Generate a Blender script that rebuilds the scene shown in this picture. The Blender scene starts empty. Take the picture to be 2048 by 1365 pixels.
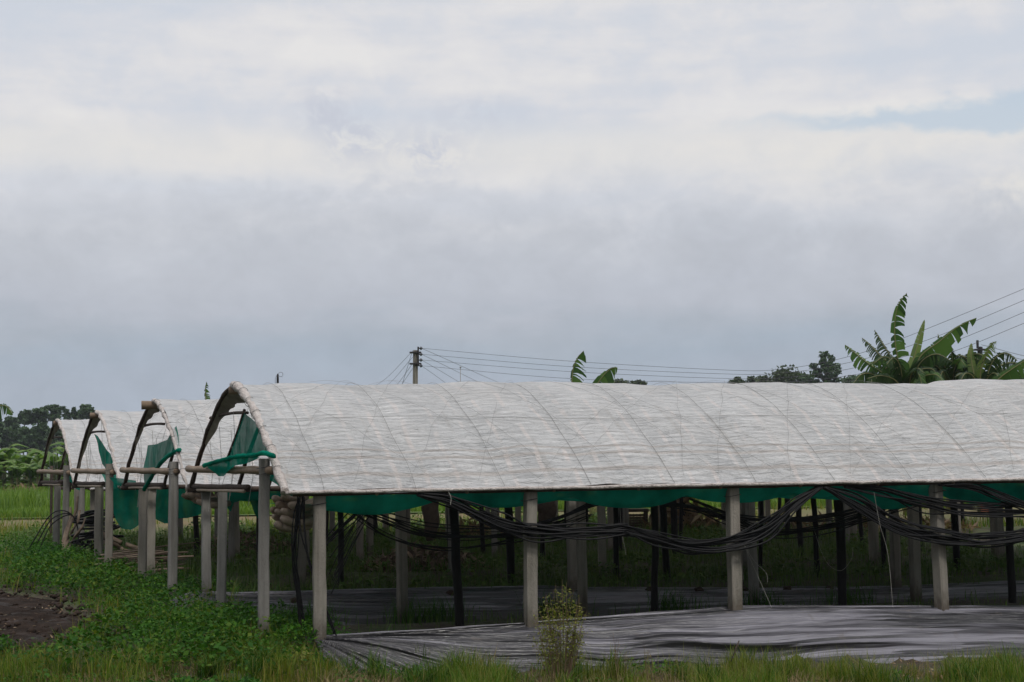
import bpy, bmesh, math, random
import numpy as np
from mathutils import Vector, Matrix, noise as mnoise

random.seed(7)
rng = np.random.default_rng(7)
D = bpy.data
SC = bpy.context.scene
COL = SC.collection
R = math.radians

# ------------------------------------------------------------------ camera
FPX, PW, PH = 2900.0, 2048.0, 1365.0           # focal length in photo pixels
PITCH, ROLL = R(4.88), R(0.82)
CAM = Vector((0, 0, 1.92))
_F = Vector((0, math.cos(PITCH), math.sin(PITCH)))
_R0 = Vector((1, 0, 0)); _U0 = Vector((0, -math.sin(PITCH), math.cos(PITCH)))
_RT = _R0 * math.cos(ROLL) - _U0 * math.sin(ROLL)
_UP = _U0 * math.cos(ROLL) + _R0 * math.sin(ROLL)
cam = D.cameras.new('camera'); camo = D.objects.new('camera', cam); COL.objects.link(camo)
cam.sensor_width = 36.0; cam.lens = 36.0 * FPX / PW
cam.clip_start = 0.1; cam.clip_end = 6000
m = Matrix((_RT, _UP, -_F)).transposed().to_4x4(); m.translation = CAM
camo.matrix_world = m
SC.camera = camo
SC.view_settings.view_transform = 'Standard'
SC.view_settings.look = 'None'
SC.view_settings.exposure = 0.0
SC.view_settings.gamma = 1.0
SC.cycles.max_bounces = 8
SC.cycles.transparent_max_bounces = 12

def ray(px, py):
    return (_F + _RT * ((px - PW / 2) / FPX) + _UP * ((PH / 2 - py) / FPX))
def at(px, py, Y):
    d = ray(px, py); return CAM + d * (Y / d.y)

# ------------------------------------------------------------------ sky and sun
def lin(c):
    return tuple(((x / 255 + 0.055) / 1.055) ** 2.4 if x / 255 > 0.04045 else x / 255 / 12.92 for x in c)

class NT:
    def __init__(s, tree): s.t = tree; s.n = tree.nodes; s.l = tree.links
    def new(s, typ, **kw):
        n = s.n.new(typ)
        for k, v in kw.items(): setattr(n, k, v)
        return n
    def put(s, sock, v):
        if isinstance(v, bpy.types.NodeSocket): s.l.new(v, sock)
        elif v is not None:
            if isinstance(v, (tuple, list)) and sock.type == 'RGBA' and len(v) == 3: v = (*v, 1)
            sock.default_value = v
    def math(s, op, a, b=None, c=None, clamp=False):
        n = s.new('ShaderNodeMath', operation=op, use_clamp=clamp)
        s.put(n.inputs[0], a); s.put(n.inputs[1], b)
        if c is not None: s.put(n.inputs[2], c)
        return n.outputs[0]
    def noise(s, vec, scale, detail=4, rough=.55, dist=0.0, lac=2.0):
        n = s.new('ShaderNodeTexNoise')
        if vec is not None: s.put(n.inputs['Vector'], vec)
        n.inputs['Scale'].default_value = scale; n.inputs['Detail'].default_value = detail
        n.inputs['Roughness'].default_value = rough; n.inputs['Distortion'].default_value = dist
        return n.outputs['Fac']
    def ramp(s, fac, stops, interp='LINEAR'):
        n = s.new('ShaderNodeValToRGB'); cr = n.color_ramp; cr.interpolation = interp
        while len(cr.elements) < len(stops): cr.elements.new(0.5)
        for e, (p, c) in zip(cr.elements, stops):
            e.position = p
            e.color = (*c, 1) if isinstance(c, (tuple, list)) else (c, c, c, 1)
        s.put(n.inputs[0], fac); return n.outputs[0]
    def smooth(s, x, a, b):
        n = s.new('ShaderNodeMapRange', interpolation_type='SMOOTHSTEP')
        s.put(n.inputs[0], x); n.inputs[1].default_value = a; n.inputs[2].default_value = b
        return n.outputs[0]
    def mix(s, f, a, b, blend='MIX'):
        n = s.new('ShaderNodeMix', data_type='RGBA', blend_type=blend)
        s.put(n.inputs[0], f); s.put(n.inputs[6], a); s.put(n.inputs[7], b); return n.outputs[2]
    def comb(s, x, y, z):
        n = s.new('ShaderNodeCombineXYZ'); s.put(n.inputs[0], x); s.put(n.inputs[1], y); s.put(n.inputs[2], z); return n.outputs[0]
    def scale(s, v, sc):
        n = s.new('ShaderNodeMapping'); s.put(n.inputs[0], v); n.inputs['Scale'].default_value = sc; return n.outputs[0]
    def bump(s, h, strength, dist=0.01):
        n = s.new('ShaderNodeBump'); s.put(n.inputs['Height'], h)
        n.inputs['Strength'].default_value = strength; n.inputs['Distance'].default_value = dist; return n.outputs[0]

SUN_EL, SUN_AZ = 56, 158                          # azimuth clockwise from +Y
world = D.worlds.new("World"); SC.world = world; world.use_nodes = True
w = NT(world.node_tree)
bgn = w.n['Background']
sky = w.new('ShaderNodeTexSky', sky_type='NISHITA', sun_disc=False)
sky.sun_elevation = R(SUN_EL); sky.sun_rotation = R(SUN_AZ)
tc = w.new('ShaderNodeTexCoord'); sep = w.new('ShaderNodeSeparateXYZ'); w.put(sep.inputs[0], tc.outputs['Generated'])
el = w.math('MULTIPLY', w.math('ARCSINE', sep.outputs[2]), 57.2958)
az = w.math('MULTIPLY', w.math('ARCTAN2', sep.outputs[0], sep.outputs[1]), 57.2958)
dirv = w.comb(az, el, 0.0)
nA = w.noise(w.scale(dirv, (.09, .34, 1)), 1.0, 5, .55)            # long streaks
nB = w.noise(w.scale(dirv, (.30, .42, 1)), 1.0, 8, .62, .3)       # puffs
nC = w.noise(w.scale(dirv, (.85, 1.1, 1)), 1.0, 7, .6, .5)
# grey bank, puffy upper edge, lower towards the right
bank_top = w.math('SUBTRACT', 10.9, w.math('MULTIPLY', w.math('ADD', az, 10), .012))
d1 = w.math('SUBTRACT', el, bank_top)
d1 = w.math('ADD', d1, w.math('MULTIPLY', w.math('SUBTRACT', nB, .5), 5.2))
d1 = w.math('ADD', d1, w.math('MULTIPLY', w.math('SUBTRACT', nC, .5), 1.6))
soft = w.smooth(d1, -3.0, 2.6); hard = w.smooth(d1, -.5, .5)
leftness = w.smooth(az, 6, -6)
bankmask = w.math('ADD', w.math('MULTIPLY', hard, w.math('MULTIPLY', leftness, .5)),
                  w.math('MULTIPLY', soft, w.math('SUBTRACT', 1.0, w.math('MULTIPLY', leftness, .5))))
elb = w.math('DIVIDE', w.math('ADD', el, w.math('MULTIPLY', w.math('SUBTRACT', nA, .5), 5.0)), 20.0)
lowc = w.ramp(elb, [(0.0, lin((168, 178, 191))), (.16, lin((168, 177, 190))), (.21, lin((165, 176, 189))), (.26, lin((172, 180, 191))), (.31, lin((183, 188, 198))),
                    (.46, lin((192, 196, 204))), (.58, lin((205, 208, 215))), (1.0, lin((213, 215, 220)))])
nA2 = w.noise(w.scale(dirv, (.07, .42, 3)), 1.0, 5, .5)
highc = w.ramp(w.math('ADD', nA2, w.math('MULTIPLY', w.math('SUBTRACT', nB, .5), .6)),
               [(.34, lin((206, 212, 222))), (.47, lin((213, 216, 223))), (.57, lin((222, 222, 225))), (.70, lin((229, 228, 228)))])
warm = w.math('MULTIPLY', w.smooth(w.math('ABSOLUTE', w.math('SUBTRACT', el, 12.2)), 1.7, 0.1), .75)
highc = w.mix(warm, highc, lin((228, 226, 223)))
mott = w.math('MULTIPLY_ADD', w.math('SUBTRACT', nB, .5), .26, w.math('MULTIPLY_ADD', w.math('SUBTRACT', nC, .5), .10, 1.035))
lowc = w.mix(1.0, lowc, w.comb(mott, mott, mott), 'MULTIPLY')
cloud = w.mix(bankmask, lowc, highc)
# dark wisps that drift before the bright band
def blob(a0, e0, ra, re):
    x = w.math('DIVIDE', w.math('SUBTRACT', az, a0), ra); y = w.math('DIVIDE', w.math('SUBTRACT', el, e0), re)
    r2 = w.math('ADD', w.math('MULTIPLY', x, x), w.math('MULTIPLY', y, y))
    return w.math('POWER', 2.718, w.math('MULTIPLY', r2, -1.0))
nD = w.noise(w.scale(dirv, (1.1, 1.2, 1)), 1.0, 9, .68, .6)
wisp = w.math('ADD', w.math('ADD', blob(-7.4, 13.9, 1.0, .9), blob(-6.1, 12.8, 1.2, .9)),
              w.math('ADD', blob(-3.2, 12.3, 1.3, .9), w.math('MULTIPLY', blob(-1.2, 13.8, 2.0, .7), .5)))
wisp = w.math('MULTIPLY', wisp, w.smooth(nD, .38, .58), clamp=True)
cloud = w.mix(w.math('MULTIPLY', wisp, .95), cloud, lin((200, 204, 215)))
glow = w.math('MULTIPLY', w.math('ADD', blob(19.2, 9.9, 1.5, .8), w.math('MULTIPLY', blob(13.5, 11.5, 3.5, 1.0), .7)), w.smooth(nB, .30, .62), clamp=True)
cloud = w.mix(glow, cloud, lin((231, 228, 223)))
hi = w.math('ADD', 1.0, w.math('MULTIPLY', w.smooth(el, 20, 55), .42))
# unseen dark low sky behind the camera, added to dim the tunnel interiors
backm = w.math('MULTIPLY', w.smooth(w.math('ABSOLUTE', az), 50, 95), w.smooth(el, 34, 16))
hi = w.math('MULTIPLY', hi, w.math('SUBTRACT', 1.0, w.math('MULTIPLY', backm, .62)))
cl = w.new('ShaderNodeVectorMath', operation='SCALE'); w.put(cl.inputs[0], cloud)
w.put(cl.inputs[3], w.math('MULTIPLY', hi, 10.0))
# gap of blue sky at the right
gx = w.math('SUBTRACT', el, w.math('ADD', 13.0, w.math('MULTIPLY', az, .0)))
gx = w.math('ABSOLUTE', w.math('ADD', gx, w.math('MULTIPLY', w.math('SUBTRACT', nB, .5), 2.4)))
halfw = w.math('MULTIPLY', w.smooth(az, 5, 21), .70)
gap = w.math('MULTIPLY', w.smooth(w.math('SUBTRACT', gx, halfw), .30, -.35), w.smooth(az, 5, 15))
sk = w.new('ShaderNodeVectorMath', operation='SCALE'); w.put(sk.inputs[0], sky.outputs[0]); sk.inputs[3].default_value = 1.0
skc = w.mix(.85, sk.outputs[0], tuple(10 * x for x in lin((197, 211, 224))))
fin = w.mix(w.math('MULTIPLY', gap, .8), cl.outputs[0], skc)
w.put(bgn.inputs['Color'], fin); bgn.inputs['Strength'].default_value = 0.1

sun = D.lights.new('sun', 'SUN'); sun.energy = 1.5; sun.angle = R(12); sun.color = (1, .955, .89)
suno = D.objects.new('sun', sun); COL.objects.link(suno)
sd = Vector((math.sin(R(SUN_AZ)) * math.cos(R(SUN_EL)), math.cos(R(SUN_AZ)) * math.cos(R(SUN_EL)), math.sin(R(SUN_EL))))
suno.rotation_euler = (-sd).to_track_quat('-Z', 'Y').to_euler()
suno.location = sd * 80

# ------------------------------------------------------------------ materials
def mat(name):
    mm = D.materials.new(name); mm.use_nodes = True
    t = NT(mm.node_tree); return mm, t, t.n['Principled BSDF']
def simple(name, c1, c2, scale, rough=.8, bump=.3, stretch=(1, 1, 1), spec=.3, detail=5, island=0.0, bd=.01):
    mm, t, p = mat(name)
    tcn = t.new('ShaderNodeTexCoord'); v = t.scale(tcn.outputs['Object'], stretch)
    f = t.noise(v, scale, detail, .6)
    f2 = t.ramp(f, [(.3, 0.0), (.7, 1.0)])
    c = t.mix(f2, c1, c2)
    if island:
        g = t.new('ShaderNodeNewGeometry')
        k = t.math('MULTIPLY_ADD', g.outputs['Random Per Island'], island, 1 - island / 2)
        kk = t.comb(k, k, k); c = t.mix(1.0, c, kk, 'MULTIPLY')
    t.put(p.inputs['Base Color'], c); p.inputs['Roughness'].default_value = rough
    p.inputs['Specular IOR Level'].default_value = spec
    if bump: t.put(p.inputs['Normal'], t.bump(t.noise(v, scale * 3, 4), bump, bd))
    return mm
def foliage(name, cols, rough=.55, trans=.3, spec=.3, vary=None, vscale=.6):
    """cols: list of base colours picked per leaf"""
    mm, t, p = mat(name)
    g = t.new('ShaderNodeNewGeometry')
    n = len(cols)
    c = t.ramp(g.outputs['Random Per Island'], [(i / max(1, n - 1), cc) for i, cc in enumerate(cols)])
    if vary:
        tcn = t.new('ShaderNodeTexCoord')
        f = t.ramp(t.noise(tcn.outputs['Object'], vscale, 4), [(.38, 0.0), (.62, 1.0)])
        c = t.mix(f, c, t.mix(1.0, c, vary, 'MULTIPLY'))
    t.put(p.inputs['Base Color'], c); p.inputs['Roughness'].default_value = rough
    p.inputs['Specular IOR Level'].default_value = spec
    tr = t.new('ShaderNodeBsdfTranslucent'); t.put(tr.inputs[0], t.mix(1.0, c, (1.3, 1.35, .7), 'MULTIPLY'))
    mx = t.new('ShaderNodeMixShader'); mx.inputs[0].default_value = trans
    t.l.new(p.outputs[0], mx.inputs[1]); t.l.new(tr.outputs[0], mx.inputs[2])
    t.l.new(mx.outputs[0], t.n['Material Output'].inputs[0])
    return mm

M = {}
def concrete(name, ca, cb):
    mm, t, p = mat(name)
    tcn = t.new('ShaderNodeTexCoord'); o = tcn.outputs['Object']
    oi = t.new('ShaderNodeObjectInfo'); off = t.math('MULTIPLY', oi.outputs['Random'], 37.0)
    va = t.new('ShaderNodeVectorMath', operation='ADD'); t.put(va.inputs[0], o); t.put(va.inputs[1], t.comb(off, off, off)); o = va.outputs[0]
    f = t.noise(t.scale(o, (3, 3, 1.1)), 2.2, 6, .65)
    c = t.mix(t.ramp(f, [(.32, 0.0), (.68, 1.0)]), ca, cb)
    sp = t.noise(o, 95, 3, .7)
    c = t.mix(t.ramp(sp, [(.60, 0.0), (.72, .55)]), c, (.06, .05, .042))
    c = t.mix(t.ramp(t.noise(o, 130, 2), [(.64, 0.0), (.74, .5)]), c, (.34, .31, .27))
    st = t.noise(t.scale(o, (14, 14, .8)), 1.4, 4)
    c = t.mix(t.ramp(st, [(.5, 0.0), (.75, .45)]), c, tuple(x * .45 for x in ca))
    sz = t.new('ShaderNodeSeparateXYZ'); t.put(sz.inputs[0], tcn.outputs['Object'])
    mud = t.smooth(t.math('ADD', sz.outputs[2], t.math('MULTIPLY', t.math('SUBTRACT', t.noise(o, 20, 4), .5), .22)), .26, .08)
    c = t.mix(t.math('MULTIPLY', mud, .7), c, (.075, .055, .04))
    alg = t.ramp(t.noise(t.scale(o, (2, 2, .5)), 3.0, 5), [(.52, 0.0), (.66, .5)])
    c = t.mix(alg, c, (.085, .085, .065))
    k = t.math('MULTIPLY_ADD', oi.outputs['Random'], .35, .82)
    c = t.mix(1.0, c, t.comb(k, k, k), 'MULTIPLY')
    t.put(p.inputs['Base Color'], c); p.inputs['Roughness'].default_value = .92
    p.inputs['Specular IOR Level'].default_value = .2
    h = t.math('ADD', t.noise(o, 60, 4, .7), t.math('MULTIPLY', t.noise(o, 18, 3), .8))
    t.put(p.inputs['Normal'], t.bump(h, .8, .012))
    return mm
M['concrete'] = concrete('concrete', (.235, .212, .18), (.33, .305, .265))
M['concrete_b'] = concrete('concrete_grey', (.19, .182, .168), (.29, .278, .258))
M['bamboo'] = simple('bamboo', (.17, .115, .075), (.27, .20, .14), 14, .6, .3, (1, 1, 1))
M['bamboo_pale'] = simple('bamboo_pale', (.40, .32, .25), (.30, .235, .18), 16, .6, .3)
M['wood_dark'] = simple('wood_dark', (.040, .027, .022), (.085, .060, .046), 14, .8, .5)
M['wood_black'] = simple('wood_black', (.006, .0055, .0055), (.016, .014, .013), 12, .7, .4)
M['hose'] = simple('hose_rubber', (.006, .006, .007), (.012, .012, .013), 5, .5, 0, spec=.22)
M['wire'] = simple('wire', (.10, .10, .11), (.14, .14, .15), 3, .6, 0)
M['rope'] = simple('rope', (.20, .195, .19), (.34, .33, .32), 9, .9, 0)
M['twine'] = simple('twine', (.42, .40, .36), (.55, .53, .48), 9, .9, 0)
M['metal'] = simple('dark_iron', (.025, .024, .026), (.05, .045, .045), 12, .5, .1)
M['porcelain'] = simple('porcelain', (.055, .06, .075), (.08, .085, .10), 8, .25, 0, spec=.6)
M['rust'] = simple('rust', (.20, .06, .035), (.30, .11, .06), 9, .85, .3)
M['redcloth'] = simple('red_cloth', (.08, .012, .015), (.13, .02, .02), 6, .9, .2)
M['sack'] = simple('sack', (.085, .06, .05), (.14, .11, .085), 12, .9, .4)
M['deadleaf'] = foliage('dead_leaves', [(.20, .13, .08), (.30, .21, .13), (.13, .085, .055), (.38, .30, .20)], .8, .15)
M['stick'] = simple('stick', (.14, .10, .075), (.27, .21, .155), 9, .85, .3, island=.6)
M['soil'] = simple('soil', (.020, .012, .008), (.046, .030, .021), 9, .95, .8)

def film_mat(name, stripes=True):
    mm, t, p = mat(name)
    uvn = t.new('ShaderNodeUVMap'); uv = uvn.outputs[0]
    s = t.new('ShaderNodeSeparateXYZ'); t.put(s.inputs[0], uv); u, a = s.outputs[0], s.outputs[1]
    n1 = t.noise(t.scale(uv, (.9, 5, 1)), 2.2, 6, .6)
    n2 = t.noise(t.scale(uv, (1.6, 7, 1)), 3.0, 6, .65, .6)
    n3 = t.noise(uv, .9, 4)
    rot = t.new('ShaderNodeMapping'); t.put(rot.inputs[0], uv); rot.inputs['Rotation'].default_value = (0, 0, R(-17)); rot.inputs['Scale'].default_value = (2.6, 17, 1)
    n4a = t.noise(rot.outputs[0], 1.0, 5, .6, .8); n4b = t.noise(t.scale(uv, (3.4, 19, 1)), 1.0, 5, .6, 1.2)
    sel = t.smooth(t.noise(t.scale(uv, (.35, .6, 1)), 1.3, 2), .42, .58)
    n4 = t.math('ADD', t.math('MULTIPLY', n4a, sel), t.math('MULTIPLY', n4b, t.math('SUBTRACT', 1.0, sel)))
    pat = t.smooth(t.noise(uv, 1.7, 4), .36, .64)
    c = t.ramp(n1, [(.3, (.62, .625, .63)), (.5, (.67, .67, .67)), (.7, (.72, .715, .71))])
    c = t.mix(t.math('MULTIPLY', pat, t.ramp(n2, [(.50, 0.0), (.70, .45)])), c, (.50, .515, .53))
    c = t.mix(t.math('MULTIPLY', pat, t.ramp(n4, [(.36, .42), (.46, 0.0)])), c, (.42, .43, .44))  # wrinkle shading painted into the film colour as dark and light streaks
    c = t.mix(t.ramp(n4, [(.54, 0.0), (.66, .36)]), c, (.80, .795, .79))
    big = t.math('MULTIPLY_ADD', t.math('SUBTRACT', t.noise(t.scale(uv, (.8, .55, 1)), 1.2, 4, .6), .5), .55, 1.0)
    c = t.mix(1.0, c, t.comb(big, big, big), 'MULTIPLY')
    drt = t.ramp(t.noise(t.scale(uv, (7, .6, 1)), 1.0, 5, .65), [(.56, 0.0), (.70, .45)])
    c = t.mix(t.math('MULTIPLY', drt, t.smooth(a, 2.2, .4)), c, (.47, .43, .38))
    rg = t.math('ABSOLUTE', t.math('SUBTRACT', t.noise(t.scale(uv, (2.2, 9, 1)), 1.3, 3, .5, 1.2), .5))
    c = t.mix(t.ramp(rg, [(.0, .45), (.015, 0.0)]), c, (.32, .32, .325))  # thin dark creases, wrinkle shade put into the colour
    c = t.mix(t.ramp(n3, [(.45, 0.0), (.7, .35)]), c, (.80, .77, .745))
    if stripes:
        # split-bamboo laths the film lies on, roughly every 0.33 m
        wob = t.math('MULTIPLY', t.math('SUBTRACT', t.noise(t.scale(uv, (.5, .8, 1)), 1.5, 2), .5), .22)
        x = t.math('FRACT', t.math('MULTIPLY', t.math('ADD', u, wob), 2.9))
        line = t.smooth(t.math('ABSOLUTE', t.math('SUBTRACT', x, .5)), .12, .04)
        brk = t.ramp(t.noise(t.scale(uv, (2.5, 2.6, 1)), 1.6, 4), [(.42, 0.0), (.58, 1.0)])
        low = t.smooth(a, 2.6, .3)
        f = t.math('MULTIPLY', t.math('MULTIPLY', line, brk), t.math('MULTIPLY_ADD', low, .40, .38))
        c = t.mix(f, c, (.83, .765, .735))
        # purlins under the lower edge
        for pos, wd in ((.20, .035), (.42, .028), (.52, .02)):
            ln = t.smooth(t.math('ABSOLUTE', t.math('SUBTRACT', t.math('ADD', a, t.math('MULTIPLY', t.math('SUBTRACT', n3, .5), .05)), pos)), wd, wd * .35)
            c = t.mix(t.math('MULTIPLY', ln, .5), c, (.50, .43, .38))
    d = t.new('ShaderNodeBsdfDiffuse'); t.put(d.inputs[0], c)
    tr = t.new('ShaderNodeBsdfTranslucent'); t.put(tr.inputs[0], c)
    gl = t.new('ShaderNodeBsdfGlossy'); gl.inputs[0].default_value = (1, 1, 1, 1); gl.inputs[1].default_value = .38
    tp = t.new('ShaderNodeBsdfTransparent')
    h = t.math('ADD', t.math('MULTIPLY', n2, 1.0), n4)
    bp = t.bump(h, .9, .07)
    for nd in (d, tr, gl): t.put(nd.inputs['Normal'], bp)
    def mx(f, a_, b_):
        n = t.new('ShaderNodeMixShader'); n.inputs[0].default_value = f
        t.l.new(a_.outputs[0], n.inputs[1]); t.l.new(b_.outputs[0], n.inputs[2]); return n
    o = mx(.17, d, tr); o = mx(.05, o, tp); o = mx(.045, o, gl)
    t.l.new(o.outputs[0], t.n['Material Output'].inputs[0])
    t.n.remove(p); return mm
M['film'] = film_mat('polythene_film')
M['film_plain'] = film_mat('polythene_film_plain', False)
M['film_old'] = simple('old_film', (.16, .14, .11), (.32, .29, .24), 7, .6, .4)
M['film_roll'] = simple('rolled_film', (.62, .575, .545), (.40, .345, .315), 11, .6, 1.0, (1, 1, 1), .3, 6, 0.0, .03)

def net_mat(name, c, alpha):
    mm, t, p = mat(name)
    tcn = t.new('ShaderNodeTexCoord'); f = t.noise(tcn.outputs['Object'], 2.3, 5)
    cc = t.mix(t.ramp(f, [(.35, 0.0), (.65, 1.0)]), tuple(x * .7 for x in c), tuple(x * 1.6 + .008 for x in c))
    d = t.new('ShaderNodeBsdfDiffuse'); t.put(d.inputs[0], cc)
    tr = t.new('ShaderNodeBsdfTranslucent'); t.put(tr.inputs[0], cc)
    tp = t.new('ShaderNodeBsdfTransparent')
    a = t.new('ShaderNodeMixShader'); a.inputs[0].default_value = .5
    t.l.new(d.outputs[0], a.inputs[1]); t.l.new(tr.outputs[0], a.inputs[2])
    b = t.new('ShaderNodeMixShader'); t.put(b.inputs[0], t.math('MULTIPLY_ADD', t.noise(t.scale(tcn.outputs['Object'], (1, 1, .35)), 6.0, 4, .6), .5, alpha - .25, clamp=True))
    t.l.new(tp.outputs[0], b.inputs[1]); t.l.new(a.outputs[0], b.inputs[2])
    t.l.new(b.outputs[0], t.n['Material Output'].inputs[0]); t.n.remove(p); return mm
M['net'] = net_mat('green_net', (.0, .14, .095), .90)
M['net_dense'] = net_mat('green_net_dense', (.002, .20, .135), .96)

def mulch_mat():
    mm, t, p = mat('silver_mulch_film')
    uvn = t.new('ShaderNodeUVMap'); uv = uvn.outputs[0]
    n1 = t.noise(t.scale(uv, (.22, 7, 1)), 2.0, 4, .55, .3)
    n2 = t.noise(t.scale(uv, (.5, 20, 1)), 2.0, 4, .55, .5)
    c = t.ramp(n1, [(.36, (.148, .143, .166)), (.6, (.21, .203, .234))])
    # fold shade painted in as long black lines, along with the sheet's black underside
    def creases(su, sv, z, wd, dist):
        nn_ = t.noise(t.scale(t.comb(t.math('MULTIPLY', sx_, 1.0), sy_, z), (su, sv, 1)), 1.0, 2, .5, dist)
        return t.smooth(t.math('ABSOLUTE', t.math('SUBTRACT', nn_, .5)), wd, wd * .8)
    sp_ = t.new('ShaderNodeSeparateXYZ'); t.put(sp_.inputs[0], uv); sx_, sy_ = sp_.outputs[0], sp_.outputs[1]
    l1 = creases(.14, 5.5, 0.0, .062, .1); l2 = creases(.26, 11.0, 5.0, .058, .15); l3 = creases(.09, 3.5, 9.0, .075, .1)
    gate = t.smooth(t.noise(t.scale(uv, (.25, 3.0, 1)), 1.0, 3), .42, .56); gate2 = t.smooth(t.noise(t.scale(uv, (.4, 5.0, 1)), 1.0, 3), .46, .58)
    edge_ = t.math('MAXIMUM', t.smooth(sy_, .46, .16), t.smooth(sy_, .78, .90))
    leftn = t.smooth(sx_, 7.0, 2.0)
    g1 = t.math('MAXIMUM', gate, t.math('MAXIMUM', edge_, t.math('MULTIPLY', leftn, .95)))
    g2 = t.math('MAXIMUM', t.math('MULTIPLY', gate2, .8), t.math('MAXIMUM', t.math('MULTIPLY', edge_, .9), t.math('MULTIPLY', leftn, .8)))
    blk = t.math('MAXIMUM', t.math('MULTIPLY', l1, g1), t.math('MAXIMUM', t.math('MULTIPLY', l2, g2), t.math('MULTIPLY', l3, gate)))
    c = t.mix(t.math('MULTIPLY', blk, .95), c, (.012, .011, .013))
    spots = t.ramp(t.noise(uv, 5, 4), [(.62, 0.0), (.72, .5)])
    c = t.mix(spots, c, (.11, .09, .08))
    t.put(p.inputs['Base Color'], c); p.inputs['Metallic'].default_value = .0
    p.inputs['Roughness'].default_value = .28; p.inputs['Specular IOR Level'].default_value = .6
    t.put(p.inputs['Normal'], t.bump(t.math('ADD', n2, t.math('MULTIPLY', blk, -.8)), .45, .03)); return mm
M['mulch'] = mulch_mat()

M['weeds'] = foliage('weed_leaves', [(.012, .052, .006), (.023, .088, .010), (.038, .125, .014), (.065, .15, .017)], .65, .28, .15, (1.5, 1.25, .8), .5)
M['weeds_b'] = foliage('large_weed_leaves', [(.015, .060, .007), (.026, .092, .010), (.043, .128, .014), (.095, .15, .018)], .65, .3, .15, (1.2, 1.0, .7), .8)
M['shadeweeds'] = foliage('shade_weed_leaves', [(.036, .088, .013), (.066, .135, .022), (.115, .16, .033)], .6, .25)
M['grass'] = foliage('grass_blades', [(.04, .11, .010), (.075, .155, .014), (.125, .19, .022), (.20, .185, .06)], .6, .35, .15, (1.3, 1.0, .9), .7)
M['tussock'] = foliage('tussock_blades', [(.022, .07, .008), (.045, .11, .012), (.085, .15, .018), (.17, .16, .05)], .6, .35, .15)
M['drygrass'] = foliage('dry_grass', [(.16, .12, .06), (.24, .18, .09), (.12, .085, .045)], .8, .2)
M['rice'] = foliage('rice_blades', [(.085, .17, .02), (.12, .21, .025), (.17, .26, .035)], .5, .4)
M['banana'] = foliage('banana_leaf', [(.025, .07, .014), (.045, .105, .02), (.075, .15, .03)], .4, .35, .5)
M['banana_pale'] = foliage('banana_leaf_pale', [(.11, .17, .04), (.15, .21, .06), (.085, .14, .035)], .45, .4, .5)
M['banana_dark'] = foliage('banana_leaf_dark', [(.014, .035, .010), (.025, .055, .014), (.04, .075, .02)], .45, .25, .4)
M['banana_far'] = foliage('banana_leaf_field', [(.05, .12, .015), (.10, .20, .025), (.17, .28, .045)], .45, .4, .5)
M['midrib'] = simple('midrib', (.16, .17, .06), (.22, .19, .09), 6, .6, 0)
M['pstem'] = simple('pseudostem', (.13, .15, .05), (.22, .19, .09), 5, .7, .3, (4, 4, 1))
M['treeleaf'] = foliage('tree_leaves', [(.028, .062, .026), (.046, .092, .034), (.07, .125, .044)], .6, .2)
M['treeleaf_b'] = foliage('tree_leaves_olive', [(.025, .045, .012), (.045, .07, .018), (.06, .085, .025)], .6, .2)
M['bark'] = simple('bark', (.05, .042, .034), (.10, .085, .07), 5, .9, .5)
M['yellowweed'] = foliage('yellow_weed', [(.16, .19, .025), (.24, .25, .045), (.11, .15, .02), (.27, .24, .07)], .6, .35)
M['weedstem'] = simple('weed_stem', (.12, .08, .05), (.17, .12, .07), 9, .8, 0)

# ------------------------------------------------------------------ mesh helpers
def tag(o, label=None, cat=None, group=None, kind=None):
    if label: o['label'] = label
    if cat: o['category'] = cat
    if group: o['group'] = group
    if kind: o['kind'] = kind
    return o
def thing(name, loc, label, cat, group=None):
    o = D.objects.new(name, None); COL.objects.link(o); o.location = loc; o.empty_display_size = .2
    return tag(o, label, cat, group)
def origin_of(o):
    p = Vector((0, 0, 0))
    while o is not None: p += o.location; o = o.parent
    return p

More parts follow.
